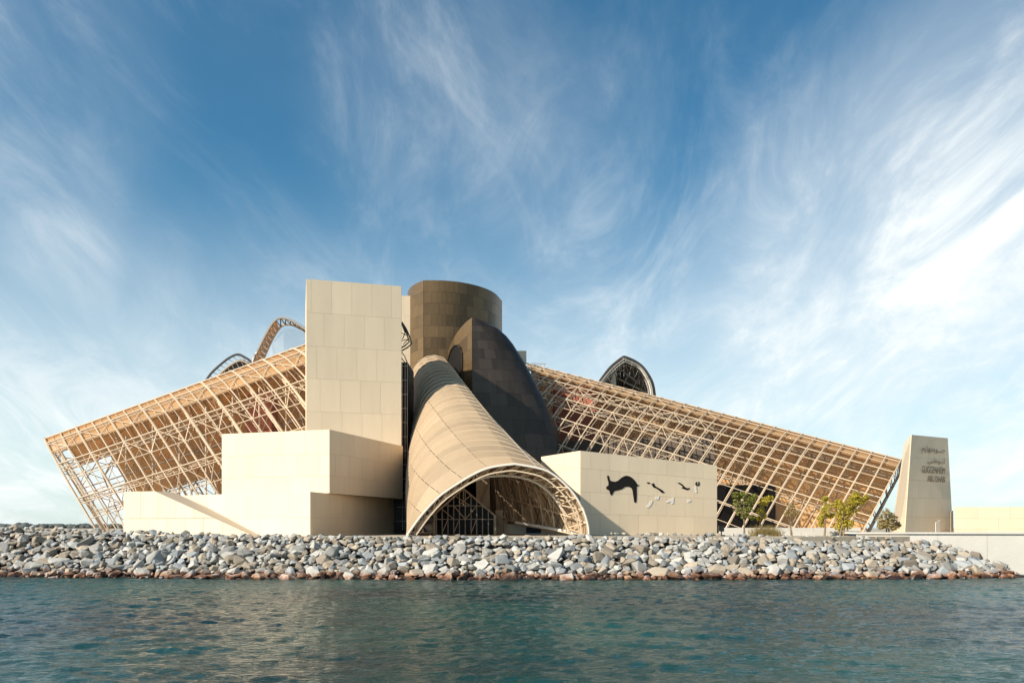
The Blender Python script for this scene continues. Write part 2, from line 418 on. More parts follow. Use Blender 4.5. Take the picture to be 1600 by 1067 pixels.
# ------------------------------------------------------------------ stone revetment
def rock_mesh(seed):
    """broken quarry stone: hull of scattered points with its edges slightly worn"""
    r = random.Random(seed); bm = bmesh.new()
    for _ in range(r.randint(12, 18)):
        d = Vector((r.gauss(0, 1), r.gauss(0, 1), r.gauss(0, 1))).normalized()
        k = r.uniform(.82, 1.08); bm.verts.new(Vector((max(-.86, min(.86, d.x)), max(-.86, min(.86, d.y)), max(-.72, min(.72, d.z)))) * k)
    h = bmesh.ops.convex_hull(bm, input=bm.verts)
    bmesh.ops.delete(bm, geom=[v for v in bm.verts if not v.link_faces], context='VERTS')
    bmesh.ops.dissolve_limit(bm, angle_limit=R(14), verts=bm.verts, edges=bm.edges)
    bmesh.ops.bevel(bm, geom=list(bm.edges), offset=.045, segments=1, affect='EDGES', profile=.5)
    bmesh.ops.triangulate(bm, faces=bm.faces)
    for v in bm.verts: v.co += noise.noise_vector(v.co * 2.3 + Vector((seed, 0, 0))) * .05
    me = bpy.data.meshes.new('boulder'); bm.to_mesh(me); bm.free(); return me
BASE = [rock_mesh(s) for s in range(14)]
BASEM = {}
def rock_data(k, m):
    if (k, m) not in BASEM:
        c = BASE[k].copy(); c.materials.append(MATS[m]); BASEM[(k, m)] = c
    return BASEM[(k, m)]
def build_rocks():
    spots = []
    rows = 12
    for j in range(rows):
        t = (j + .15) / (rows - .6)
        x = -50.0 + random.uniform(0, 1)
        while x < 41.5:
            w = min(max(random.lognormvariate(math.log(.70), .42), .36), 1.7)
            if t > .8: w = min(w, .85)
            xx = x + w / 2; x += w * .88
            tt = min(max(t + random.uniform(-.045, .045), -.02), .985)
            endf = max(0, (xx - 37.0) / 4.5)                     # the heap tapers off towards its end
            if tt > 1.08 - .85 * endf ** 1.5: continue
            s = shore(xx); c = crest(xx)
            h = min(w, 1.2) * random.uniform(.60, .85)
            y = s - .25 + RUN * tt; z = -.12 + (c - .28) * tt
            sc = (w * .60, w * random.uniform(.5, .66), h * .52)
            spots.append((w * h, xx, y, z, sc, tt))
    spots.sort(key=lambda q: -q[0] * (1 if abs(q[1]) / q[2] < .645 else .0))
    def mtx(x, y, z, sc):
        e = Matrix.Rotation(random.uniform(0, 6.28), 4, 'Z') @ Matrix.Rotation(random.uniform(-.5, .5), 4, 'X') @ Matrix.Rotation(random.uniform(-.5, .5), 4, 'Y')
        tilt = Matrix.Rotation(R(22), 4, 'X') @ Matrix.Rotation(random.gauss(0, .13), 4, 'Y')
        return Matrix.Translation((x, y, z)) @ tilt @ Matrix.Diagonal((*sc, 1)) @ e
    def below(x, y):
        px = x / y * F + CX
        for lim, n in ((70, 'far tree line'), (130, 'overhanging barrel rim'), (193, 'leaning barrel feet'), (262, "wedge wall's flat top"), (330, "wedge wall's slope"), (400, "wedge wall's tip"),
                       (485, "lowest block's bright front"), (560, "lowest block's shaded side"), (632, 'dark glazed slot'), (680, "vault's foot by the slot"), (775, 'glazed lobby'),
                       (830, "vault's open mouth"), (920, "vault's foot by the inlaid wall"), (985, 'large black inlay'), (1050, 'small black inlays'), (1120, "inlaid wall's end"),
                       (1180, 'olive-green young tree'), (1230, 'brown shrub'), (1290, 'thin pale tree'), (1350, 'large bushy tree'), (1405, 'olive-brown round tree'), (1490, 'lettered pylon'), (3000, 'low boundary wall')):
            if px < lim: return n
    tone = {'rock_pale': 'pale grey', 'rock_blue': 'bluish grey', 'rock_tan': 'tan'}
    for q in spots[:300]:
        _, x, y, z, sc, tt = q
        m = random.choices(ROCKS, (.48, .20, .32))[0]
        o = bpy.data.objects.new('boulder', rock_data(random.randrange(14), m)); COL.objects.link(o)
        o.matrix_world = mtx(x, y, z, sc)
        size = 'large' if sc[0] > .78 else 'medium' if sc[0] > .62 else 'small'
        if tt < .09: lab = f'{size} wet rust-stained boulder at the waterline below the {below(x, y)}'
        else:
            row = 'lower courses' if tt < .4 else 'middle courses' if tt < .72 else 'crest'
            lab = f'{size} {tone[m]} boulder in the {row} below the {below(x, y)}'
        tag(o, lab, 'boulder', 'boulders of the stone revetment')
    rest = [(q[1], q[2], q[3], q[4]) for q in spots[300:]]
    for i in range(1500):
        x = random.uniform(-50, 41.5); t = random.uniform(0, 1)
        if t > 1.05 - .85 * max(0, (x - 37) / 4.5) ** 1.5: continue
        w = random.uniform(.25, .62); s = shore(x); c = crest(x)
        rest.append((x, s - .1 + RUN * t, -.22 + (c - .30) * t + random.uniform(-.05, .16), (w * .6, w * .55, w * .45)))
    for i in range(70):                                          # loose stones where the heap meets the terrace
        x = random.uniform(8, 34); w = random.uniform(.2, .5)
        rest.append((x, shore(x) + RUN + random.uniform(-.3, 1.0), crest(x) - .05, (w * .6, w * .6, w * .4)))
    V = []; Fc = []; MI = []; base = [(np.array([v.co for v in b.vertices]), np.array([p.vertices for p in b.polygons])) for b in BASE]
    n = 0
    for x, y, z, sc in rest:
        v, f = base[random.randrange(14)]; M = np.array(mtx(x, y, z, sc))
        V.append(v @ M[:3, :3].T + M[:3, 3]); Fc.append(f + n); n += len(v)
        MI.append(np.full(len(f), random.choices((0, 1, 2), (.48, .20, .32))[0]))
    V = np.vstack(V); Fc = np.vstack(Fc); MI = np.concatenate(MI)
    me = bpy.data.meshes.new('smaller_stones'); me.from_pydata(V.tolist(), [], Fc.tolist()); me.update()
    for m in ROCKS: me.materials.append(MATS[m])
    me.polygons.foreach_set('material_index', MI.astype(np.int32))
    o = link_mesh('smaller_stones', me); o['kind'] = 'stuff'
    tag(o, 'smaller grey stones filling between the boulders of the revetment', 'stones')
build_rocks()

# ------------------------------------------------------------------ cream stone blocks
def block(name, label, plan, z0, ztops, loc=None):
    c = Vector((sum(p[0] for p in plan) / len(plan), sum(p[1] for p in plan) / len(plan), z0))
    t = thing(name, label, 'building', c)
    prism('wall', plan, z0, ztops, 'limestone_core', t)
    return t
def face(t, p, q, z0, zp, zq, nrow, wid, **k):
    panel_face(t, (p[0], p[1], z0), (q[0], q[1], z0), (q[0], q[1], zq), (p[0], p[1], zp), nrow, wid, **k)

Z0 = 3.0
# tall tower, standing on the low blocks
ZA = zat(768, 74.5) + .012
a = xy(479, 92.0); b = xy(627, 94.8); zt = zat(436, 92.0)
dirv = Vector((b[0] - a[0], b[1] - a[1])); back = Vector((-dirv.y, dirv.x)).normalized() * 11
c = (b[0] + back.x - .6, b[1] + back.y); d = (a[0] + back.x, a[1] + back.y)
t = block('stone_tower', 'tall plain cream stone tower with flat panelled face, highest of the pale blocks', [a, b, c, d], ZA, zt)
ra = [0] + [(zat(py, 92.0) - ZA) / (zt - ZA) for py in (745, 694, 642.5, 591, 540, 488)] + [1.0]
face(t, a, b, ZA, zt, zt, 8, 2.3, rows=ra)
face(t, b, c, ZA, zt, zt, 8, 2.3, rows=ra)
face(t, d, a, ZA, zt, zt, 8, 2.3, rows=ra)
# slimmer tower behind it
a2 = xy(596, 118); b2 = xy(641, 118.5); zt2 = zat(461, 118)
t = block('stone_tower', 'narrow cream stone shaft peeping out between the tall tower and the bronze drum', [a2, b2, (b2[0], 126), (a2[0], 126)], Z0, zt2)
face(t, a2, b2, Z0, zt2, zt2, 12, 2.0)
# middle block
m0 = xy(515, 78.0); ml = xy(347, 81.8); mr_ = xy(629, 94.2); zm = zat(671, 78.0); zmb = zat(768, 74.5) + .006
mb = (ml[0] + 5.0, 96.0); mc = (mr_[0] - 2, 96.0)
t = block('stone_block', 'middle cream stone block with bright front, stepped on top of the lowest block', [m0, mr_, mc, mb, ml], zmb, zm)
zjj = zat(770, 75.0)
fr = lambda py: (zat(py, 78.0) - zmb) / (zm - zmb)
face(t, ml, m0, zmb, zm, zm, 4, 2.6, rows=[0, fr(743), fr(708), 1.0])
face(t, m0, mr_, zmb, zm, zm, 4, 2.9, rows=[0, fr(743), fr(708), 1.0])
# lowest block
l0 = xy(485, 74.5); ll = xy(256, 85.3); lr = xy(633, 101.0); zl = zat(768, 74.5)
t = block('stone_block', 'lowest long cream stone block behind the boulders, its side wall in shade', [l0, lr, (lr[0] - 3, 103), (ll[0] + 6, 100), ll], Z0, zl)
face(t, ll, l0, Z0, zl, zl, 2, 2.9, rows=[0, .46, 1.0])
face(t, l0, lr, Z0, zl, zl, 2, 3.1, rows=[0, .46, 1.0])
# wedge wall in front of it
w0 = Vector((*xy(193, 82.0), 0)); w1 = Vector((*xy(400, 76.5), 0)); zw = zat(768, 82.0)
nw = Vector((w1.y - w0.y, -(w1.x - w0.x), 0)).normalized()
t = thing('wedge_wall', 'bright cream wedge wall with top sloping down to the boulders', 'wall', (w0 + w1) / 2 + Vector((0, 0, Z0)))
L = (w1 - w0).length
prof = [(0, Z0), (L, Z0), (L, 3.15), (L * .245, zw), (0, zw)]
def wp(s, z, o): p = w0.lerp(w1, s / L) + nw * o; return Vector((p.x, p.y, z))
vs = [wp(s, z, -.06) for s, z in prof] + [wp(s, z, -2.6) for s, z in prof]
mesh('wall', vs, [(0, 1, 2, 3, 4), (9, 8, 7, 6, 5)] + [(i, i + 5, (i + 1) % 5 + 5, (i + 1) % 5) for i in range(5)], 'limestone_core', t)
def slope(s): return min(zw, zw + (3.15 - zw) * (s - L * .245) / (L * .755)) if s > L * .245 else zw
for (za, zb, off) in ((Z0, 5.0, 1.1), (5.0, zw, 2.2)):
    s = 0.0; cuts = [0.0]; x = off
    while x < L: cuts.append(x); x += 2.25
    cuts.append(L)
    for u, v in zip(cuts, cuts[1:]):
        u += .02; v -= .02
        pts = []
        hu, hv = min(zb - .02, slope(u)), min(zb - .02, slope(v))
        if hu <= za + .05: continue
        pts = [(u, za + .02), (v, za + .02)] if hv > za + .04 else [(u, za + .02)]
        if hv > za + .04: pts += [(v, hv)]
        else:
            sx = L * .245 + (za + .02 - zw) / (3.15 - zw) * L * .755; pts += [(sx, za + .02)]
        for kx in (L * .245, L * .245 + (zb - .02 - zw) / (3.15 - zw) * L * .755):
            if u < kx < v and abs(slope(kx) - min(zb - .02, slope(kx))) < .01 and (kx, slope(kx)) not in pts and len(pts) < 5 and hu > hv + .01: pts.append((kx, min(zb - .02, slope(kx))))
        pts.append((u, hu))
        k = len(pts)
        vv = [wp(s_, z_, 0) for s_, z_ in pts] + [wp(s_, z_, -.055) for s_, z_ in pts]
        mesh('panel', vv, [tuple(range(k)), tuple(range(k, 2 * k))[::-1]] + [(i, i + k, (i + 1) % k + k, (i + 1) % k) for i in range(k)], 'limestone', t)
# wall with inlay
q0 = xy(907, 82.0); q1 = xy(1120, 86.2); ql = xy(846, 88.5); zq0 = zat(704, 82.0); zq1 = zat(727, 86.2); zql = zat(713.5, 88.5)
t = block('stone_wall', 'long cream stone wall with a black figure-like inlay, ending in front of the trees', [q0, q1, (q1[0] + .8, 93.5), (ql[0] + 3, 95), ql], Z0, [zq0, zq1, zq1, zql, zql])
rq = [0, .28, .53, .80, 1.0]
face(t, q0, q1, Z0, zq0, zq1, 4, 2.15, rows=rq, shift=.5)
face(t, ql, q0, Z0, zql, zq0, 4, 2.9, rows=rq, shift=.5)
INLAY_WALL = t

def on_wall(px, py, p, q, proud):
    """point where a line of sight meets the vertical plane through p-q, pushed out by proud"""
    P = Vector((*p, 0)); D = Vector((q[0] - p[0], q[1] - p[1], 0)); nrm = Vector((D.y, -D.x, 0)).normalized()
    ray = Vector(((px - CX) / F, 1, (HZ - py) / F))
    k = P.dot(nrm) / ray.dot(nrm)
    v = ray * k; v.z += CH
    return v + nrm * proud
def plate(name, pts, p, q, m, parent, proud=.042, th=.02, k=None):
    a_ = [on_wall(x, y, p, q, proud + th) for x, y in pts]; b_ = [on_wall(x, y, p, q, proud) for x, y in pts]; n = len(pts)
    bm = bmesh.new()
    va = [bm.verts.new(v) for v in a_]; vb_ = [bm.verts.new(v) for v in b_]
    f = bm.faces.new(va); bm.faces.new(vb_[::-1])
    for i in range(n): bm.faces.new((va[i], vb_[i], vb_[(i + 1) % n], va[(i + 1) % n]))
    bmesh.ops.recalc_face_normals(bm, faces=bm.faces)
    off = ROOT[parent.name]
    for v in bm.verts: v.co -= off
    me = bpy.data.meshes.new(name); bm.to_mesh(me); bm.free()
    o = link_mesh(name, me, m, parent); ROOT[o.name] = off; return o
def zpt(lst): return [(920 + x / 7.62, 720 + y / 7.62) for x, y in lst]
plate('inlay', zpt([(215, 180), (228, 170), (242, 190), (245, 222), (270, 240), (310, 248), (345, 235), (385, 200), (420, 180), (450, 174), (490, 185), (525, 210), (555, 245), (575, 280), (605, 292), (570, 302), (568, 340), (570, 420), (567, 480), (553, 500), (538, 490), (528, 420), (518, 350), (505, 322), (470, 306), (430, 308), (395, 335), (340, 350), (302, 358), (285, 385), (275, 410), (258, 405), (248, 375), (240, 350), (210, 335), (203, 316), (215, 300), (232, 290), (232, 255), (220, 215)]), q0, q1, 'inlay', INLAY_WALL)
for l in ([(685, 260), (700, 252), (728, 258), (722, 270), (700, 272)], [(740, 275), (772, 264), (790, 300), (830, 322), (870, 345), (905, 378), (870, 382), (840, 355), (800, 325), (768, 315)],
          [(1050, 262), (1080, 258), (1115, 280), (1140, 310), (1175, 325), (1195, 318), (1200, 335), (1170, 347), (1120, 330), (1100, 320), (1118, 308), (1085, 280)], [(1262, 270), (1280, 248), (1290, 252), (1284, 275), (1298, 285), (1303, 245), (1316, 250), (1318, 285), (1300, 300), (1275, 295)]):
    plate('inlay', zpt(l), q0, q1, 'inlay', INLAY_WALL)
for l in ([(760, 470), (740, 520), (710, 555), (680, 550), (715, 510), (725, 480)], [(1255, 300), (1275, 300), (1282, 350), (1288, 375), (1265, 372)], [(1160, 460), (1215, 465), (1205, 485), (1175, 492)], [(910, 490), (940, 470), (985, 450), (1010, 430), (1005, 505), (985, 510), (970, 480), (930, 500)], [(785, 425), (840, 415), (825, 460), (790, 455)]):
    plate('inlay', zpt(l), q0, q1, 'inlay_white', INLAY_WALL, th=.03)

# ------------------------------------------------------------------ lettered pylon
p0 = xy(1413, 88.0); p1 = xy(1489, 92.0)
P0t = at(1424, 678, 88.4); P1t = at(1480.5, 685.5, 91.8)
zp = (P0t.z + P1t.z) / 2
t = thing('sign_pylon', 'tapering cream stone pylon with engraved lettering in two scripts', 'sign', ((p0[0] + p1[0]) / 2, 92, Z0))
lb = (xy(1393, 99.0)); lt = xy(1413, 98.0); rb = (p1[0] - 1, 101); rt = (P1t.x - 1, 100)
vsP = [Vector((*p0, Z0)), Vector((*p1, Z0)), Vector((*rb, Z0)), Vector((*lb, Z0)), Vector((P0t.x, P0t.y, zp)), Vector((P1t.x, P1t.y, zp)), Vector((*rt, zp)), Vector((*lt, zp))]
mesh('wall', vsP, [(0, 1, 5, 4), (1, 2, 6, 5), (2, 3, 7, 6), (3, 0, 4, 7), (4, 5, 6, 7), (3, 2, 1, 0)], 'limestone_core', t)
panel_face(t, vsP[0], vsP[1], vsP[5], vsP[4], 4, 2.4, rows=[0, .20, .385, .56, .78, 1.0], shift=.42, clip=None)
panel_face(t, vsP[3], vsP[0], vsP[4], vsP[7], 5, 3.6, rows=[0, .20, .385, .56, .78, 1.0])
def pyl(px, py, proud): return on_wall(px, py, (p0[0], p0[1]), (p1[0], p1[1]), proud)
def inscription(body, right_px, base_py, h_px, w_px, nm):
    cu = bpy.data.curves.new('inscription', 'FONT'); cu.body = body; cu.align_x = 'RIGHT'; cu.extrude = .012; cu.size = 1
    tmp = bpy.data.objects.new('tmp', cu); COL.objects.link(tmp)
    dg = bpy.context.evaluated_depsgraph_get(); me = bpy.data.meshes.new_from_object(tmp.evaluated_get(dg))
    bpy.data.objects.remove(tmp)
    co_ = np.array([v.co for v in me.vertices]); mn = co_.min(0); mx_ = co_.max(0)
    o = bpy.data.objects.new(nm, me); COL.objects.link(o); me.materials.clear(); me.materials.append(MATS['letter']); o.parent = t
    pos = pyl(right_px, base_py, .09)
    v0 = P0t + (vsP[0] - P0t) * .3; v1 = P1t + (vsP[1] - P1t) * .3
    ex = (v1 - v0); ex.z = 0; ex.normalize()
    ez = (P0t + P1t - vsP[0] - vsP[1]); ez -= ex * ez.dot(ex); ez.normalize(); ey = ez.cross(ex)
    # stand the letters on the leaning face
    nrm = (vsP[1] - vsP[0]).cross(vsP[4] - vsP[0]).normalized()
    ray = Vector(((right_px - CX) / F, 1, (HZ - base_py) / F)); o0 = Vector((0, 0, CH))
    pos = o0 + ray * ((vsP[0] - o0).dot(nrm) / ray.dot(nrm)) + nrm * .045
    D = 90.0; cosf = abs(ex.x)
    sx = w_px * D / F / cosf * 1.05 / (mx_[0] - mn[0]); sz = h_px * D / F / (mx_[1] - mn[1] if mn[1] < -.05 else mx_[1])
    M = Matrix((ex, ez, nrm)).transposed().to_4x4()
    o.matrix_local = Matrix.Translation(pos - ROOT[t.name]) @ M @ Matrix.Diagonal((sx, sz, 1, 1)) @ Matrix.Translation((-mx_[0], 0 if mn[1] > -.05 else -mn[1], 0))
    return o
inscription('\ufee2\ufef3\ufe8e\ufeec\ufee8\ufe9f\ufeee\u0640\u0640\u0640\ufe9f', 1476, 712, 14, 48, 'inscription')
inscription('\ufef2\ufe92\ufec7\ufeee\u0640\ufe91\ufe83', 1476, 728, 13, 36, 'inscription')
inscription('GUGGENHEIM', 1476, 740.5, 10.5, 48, 'inscription')
inscription('ABU DHABI', 1476, 753.5, 9.5, 36, 'inscription')
plate('doorway', [(1460, 831), (1460, 816), (1467, 812), (1467, 831)], p0, p1, 'inlay_white', t, proud=.10, th=.05)
plate('doorway', [(1484, 831), (1484, 799), (1487.5, 797), (1488, 831)], p0, p1, 'limestone_core', t, proud=.09, th=.05)

# long low wall beyond the pylon
r0 = xy(1491, 88.0); r1 = (92.0, 82.0)
t = block('boundary_wall', 'long low cream panelled wall running on beyond the pylon', [r0, r1, (92, 84), xy(1494, 90.0)], Z0, zat(792, 88)); t['category'] = 'wall'
face(t, r0, r1, Z0, zat(792, 88), zat(792, 88), 3, 3.3, rows=[0, .28, .62, 1.0])
# concrete quay wall at the end of the stones
q_ = [(xy(1338, 72.6)), (70, 66.0), (70, 70.0), (xy(1338, 76.0))]
t = thing('quay_wall', 'smooth pale concrete quay wall at the end of the boulder heap', 'wall', (50, 72, 0))
prism('wall', q_, -1.5, 3.52, 'concrete', t)
prism('coping', [(q_[0][0] - .1, q_[0][1] - .14), (70, 65.86), (70, 70.1), (q_[0][0] - .1, 76.1)], 3.524, 3.66, 'concrete', t)
for x in (34, 38, 42, 46, 50, 54):
    mesh('joint', [(x, 72.59 - (x - 31.25) * .1703 - .004, z) for z in (0.1, 3.5)] + [(x + .03, 72.585 - (x - 31.25) * .1703 - .004, z) for z in (3.5, .1)], [(0, 1, 2, 3)], 'limestone_core', t)
# low terrace walls among the trees
for i, (pa, pb, d_, zt_, lab) in enumerate(((1125, 1345, 82.0, 4.05, 'upper low concrete terrace wall behind the young trees'), (1205, 1345, 77.0, 3.72, 'lower concrete terrace step in front of the latticed barrel'))):
    xa, _ = xy(pa, d_); xb, _ = xy(pb, d_)
    t = thing('terrace_wall', lab, 'wall', ((xa + xb) / 2, d_, GROUND_Z))
    n_ = int((xb - xa) / 2.4)
    for k in range(n_):
        u0 = xa + (xb - xa) * k / n_ + .015; u1 = xa + (xb - xa) * (k + 1) / n_ - .015
        prism('segment', [(u0, d_), (u1, d_), (u1, d_ + .5), (u0, d_ + .5)], GROUND_Z - .2, zt_, 'concrete', t)

# ------------------------------------------------------------------ bronze drum and bell
def curve_sampler(pts, n=60):
    """Catmull-Rom through plan points, sampled evenly by length"""
    P = [Vector(p) for p in pts]; P = [P[0] * 2 - P[1]] + P + [P[-1] * 2 - P[-2]]; out = []
    for i in range(1, len(P) - 2):
        for k in range(n):
            t_ = k / n; a0, a1, a2_, a3 = P[i - 1], P[i], P[i + 1], P[i + 2]
            out.append(.5 * ((2 * a1) + (a2_ - a0) * t_ + (2 * a0 - 5 * a1 + 4 * a2_ - a3) * t_ * t_ + (3 * a1 - a0 - 3 * a2_ + a3) * t_ ** 3))
    out.append(P[-2])
    L = [0.0]
    for u, v in zip(out, out[1:]): L.append(L[-1] + (v - u).length)
    def S(u):
        s = u * L[-1]
        lo, hi = 0, len(L) - 1
        while hi - lo > 1:
            m_ = (lo + hi) // 2
            if L[m_] <= s: lo = m_
            else: hi = m_
        k = (s - L[lo]) / max(L[hi] - L[lo], 1e-9)
        return out[lo].lerp(out[hi], min(max(k, 0), 1))
    return S, L[-1]
def panel_surface(parent, S, nu, nv, m, v0=0.0, v1=1.0, gap=.02, name='panel', proud=.05, stag=True, sub=3, skip=None, flip=1, smooth=False):
    """plates over a surface S(u,v), joints open, courses staggered"""
    for r in range(nv):
        va = v0 + (v1 - v0) * r / nv; vb_ = v0 + (v1 - v0) * (r + 1) / nv
        cuts = [i / nu for i in range(nu + 1)]
        if stag and r % 2: cuts = [0] + [(i + .5) / nu for i in range(nu)] + [1]
        for ua, ub in zip(cuts, cuts[1:]):
            if skip and skip((ua + ub) / 2, (va + vb_) / 2): continue
            pw = (S(ub, va) - S(ua, va)).length; ph = (S(ua, vb_) - S(ua, va)).length
            gu = gap / max(pw, .1) * (ub - ua) / 2; gv = gap / max(ph, .1) * (vb_ - va) / 2
            g = []; th = []
            for j in range(2):
                rowp = []; rowt = []
                v = (va + gv) if j == 0 else (vb_ - gv)
                for i in range(sub + 1):
                    u = ua + gu + (ub - ua - 2 * gu) * i / sub
                    p = S(u, v); e = 1e-3
                    du = S(min(u + e, 1), v) - S(max(u - e, 0), v); dv = S(u, v + e) - S(u, v - e)
                    nn = du.cross(dv)
                    nn = nn.normalized() * proud * flip if nn.length > 1e-12 else Vector((0, -proud, 0))
                    rowp.append(p); rowt.append(nn)
                g.append(rowp); th.append(rowt)
            slab(name, g, th, m, parent, smooth)

zdr = zat(438, 115.0)
Sr, Lr = curve_sampler([(*xy(662, 115.0), 0), (*xy(692, 115.1), 0), (*xy(722, 116.0), 0), (*xy(752, 118.2), 0), (*xy(772, 121.2), 0), (*xy(784, 125.5), 0)])
Sl, Ll = curve_sampler([(*xy(637, 123.0), 0), (*xy(638.5, 120.0), 0), (*xy(646, 117.3), 0), (*xy(662, 115.0), 0)])
t = thing('bronze_drum', 'tall bronze-panelled drum tower with a sharp front edge, rising above everything beside it', 'tower', (-8, 120, Z0))
core = [Sl(i / 12) for i in range(13)] + [Sr(i / 24) for i in range(1, 25)] + [Vector((*xy(770, 131), 0)), Vector((*xy(660, 131), 0))]
prism('wall', [(p.x, p.y) for p in core], Z0, zdr - .1, 'bronze_core', t)
ztop = lambda u: zdr
zb = 15.0
Sdr = lambda u, v: Vector((Sr(u).x, Sr(u).y, zb + (zdr - zb) * v))
Sdl = lambda u, v: Vector((Sl(u).x, Sl(u).y, zb + (zdr - zb) * v))
panel_surface(t, Sdr, 8, 15, 'bronze')
panel_surface(t, Sdl, 3, 15, 'bronze')

# bell-shaped bronze hall
BELL = [(496, 738.6), (499, 756), (504, 770), (512, 785), (530, 800), (555, 816), (580, 830), (605, 843), (630, 854.5), (670, 873), (705, 884), (760, 893), (832, 900)]
def bell_edge(py):
    for (y0, x0), (y1, x1) in zip(BELL, BELL[1:]):
        if py <= y1: return x0 + (x1 - x0) * (py - y0) / (y1 - y0)
    return BELL[-1][1]
DC = 108.0
def Sbell(u, v):
    # v: 0 at ground, 1 at top; u: 0 on the sharp front edge, 1 on the far silhouette
    v = min(max(v, 0), 1); u = min(max(u, 0), 1)
    py = 496 + 336 * (1 - v) ** 1.5
    w = bell_edge(py)
    c = Vector((*xy(738, DC), zat(py, DC)))
    sil = Vector((*xy(w, DC + 3), zat(py, DC)))
    wd = (sil.x - c.x)
    a_ = u * math.pi / 2
    x = c.x + wd * (1 - (1 - u) ** 1.25)
    y = DC + .05 * wd * u + (1.5 + wd * .12) * u ** 3.0
    return Vector((x, y, c.z))
t = thing('bronze_hall', 'dark bronze bell-shaped hall flaring out beside the arched vault', 'tower', (0, 110, Z0))
vs = []; fs = []; NU, NV = 20, 40
for j in range(NV + 1):
    for i in range(NU + 1):
        p = Sbell(i / NU, j / NV); vs.append(p + Vector((0, .12, 0)))
for j in range(NV):
    for i in range(NU):
        k = j * (NU + 1) + i; fs.append((k, k + 1, k + NU + 2, k + NU + 1))
# closing back side
base_n = len(vs)
for j in range(NV + 1):
    e = Sbell(1, j / NV); c_ = Sbell(0, j / NV)
    vs.append(Vector((e.x - .3, 128, e.z))); vs.append(Vector((c_.x, 128, e.z)))
for j in range(NV):
    a0 = j * (NU + 1) + NU; a1 = a0 + NU + 1; b0 = base_n + 2 * j; b1 = b0 + 2; c0 = j * (NU + 1); c1 = c0 + NU + 1
    fs += [(a0, b0, b1, a1), (b0, b0 + 1, b1 + 1, b1), (b0 + 1, c0, c1, b1 + 1)]
fs.append(tuple(NV * (NU + 1) + i for i in range(NU + 1)) + (base_n + 2 * NV, base_n + 2 * NV + 1))
mesh('wall', vs, fs, 'bronze_core', t, smooth=False)
panel_surface(t, Sbell, 5, 16, 'bronze_dark', v0=.12, v1=.998, sub=4, smooth=True)
# flat arched flank on the lit side
FL = [(738, 496), (731, 501), (722, 510), (713, 522), (706, 534), (701, 546), (698, 560), (697, 600), (697, 640)]
fa = xy(738, DC); fb = xy(697, DC + 8.0)
def Sfl(u, v):
    u = min(max(u, 0), 1)
    x = 738 + (697.5 - 738) * u; d_ = DC + 8.0 * u
    top = None
    for (xa, ya), (xb, yb) in zip(FL, FL[1:]):
        if xb <= x <= xa: top = ya + (yb - ya) * (xa - x) / max(xa - xb, 1e-6); break
    top = top or 560
    zt_ = zat(top, DC + 8 * u * .9); z0_ = 14.0
    return Vector((fa[0] + (fb[0] - fa[0]) * u, fa[1] + (fb[1] - fa[1]) * u, z0_ + (zt_ - z0_) * v))
g = [[Sfl(1 - i / 16, 0) for i in range(17)], [Sfl(1 - i / 16, 1) for i in range(17)]]
slab('flank_wall', [[p + Vector((.3, .25, 0)) for p in r_] for r_ in g], [[Vector((-.1, -.1, 0))] * 17] * 2, 'bronze_core', t)
panel_surface(t, lambda u, v: Sfl(1 - u, v), 3, 9, 'bronze', sub=5, skip=lambda u, v: False)
def fl_pt(px, py, pr): return on_wall(px, py, fb, fa, pr)
arch = [(701, 610), (700.5, 580), (702, 562), (706, 548), (712, 540), (717, 539), (721, 543), (723.5, 552), (724, 565), (724, 610)]
nich = plate('niche_shade', arch, fb, fa, 'shade_black', t, proud=.12, th=.03)  # flat plate, the shade of a recess put into its near-black colour
tube('niche_frame', [fl_pt(x, y, .2) for x, y in arch], .10, 'bronze_dark', nich)

# small cream stair head and roof-top frame behind the bell
t = thing('stair_head', 'small cream stair head showing above the bell-shaped hall', 'building', (*xy(816, 124), zat(600, 124)))
u0, u1 = xy(800, 124)[0], xy(822.5, 124)[0]
prism('wall', [(u0, 124), (u1, 124), (u1, 127), (u0, 127)], 20, zat(548, 124), 'limestone', t)
t = thing('roof_scaffold', 'thin steel frame on the roof beside the bell-shaped hall', 'scaffold', at(842, 575, 121))
for px in (834, 839, 844, 850): bar('post', at(px, 580, 121), at(px, 567.5, 121), .05, 'steel_grey', t)
for d_ in (121, 122): bar('rail', at(831, 567.5, d_), at(853, 568.5, d_), .06, 'steel_grey', t)

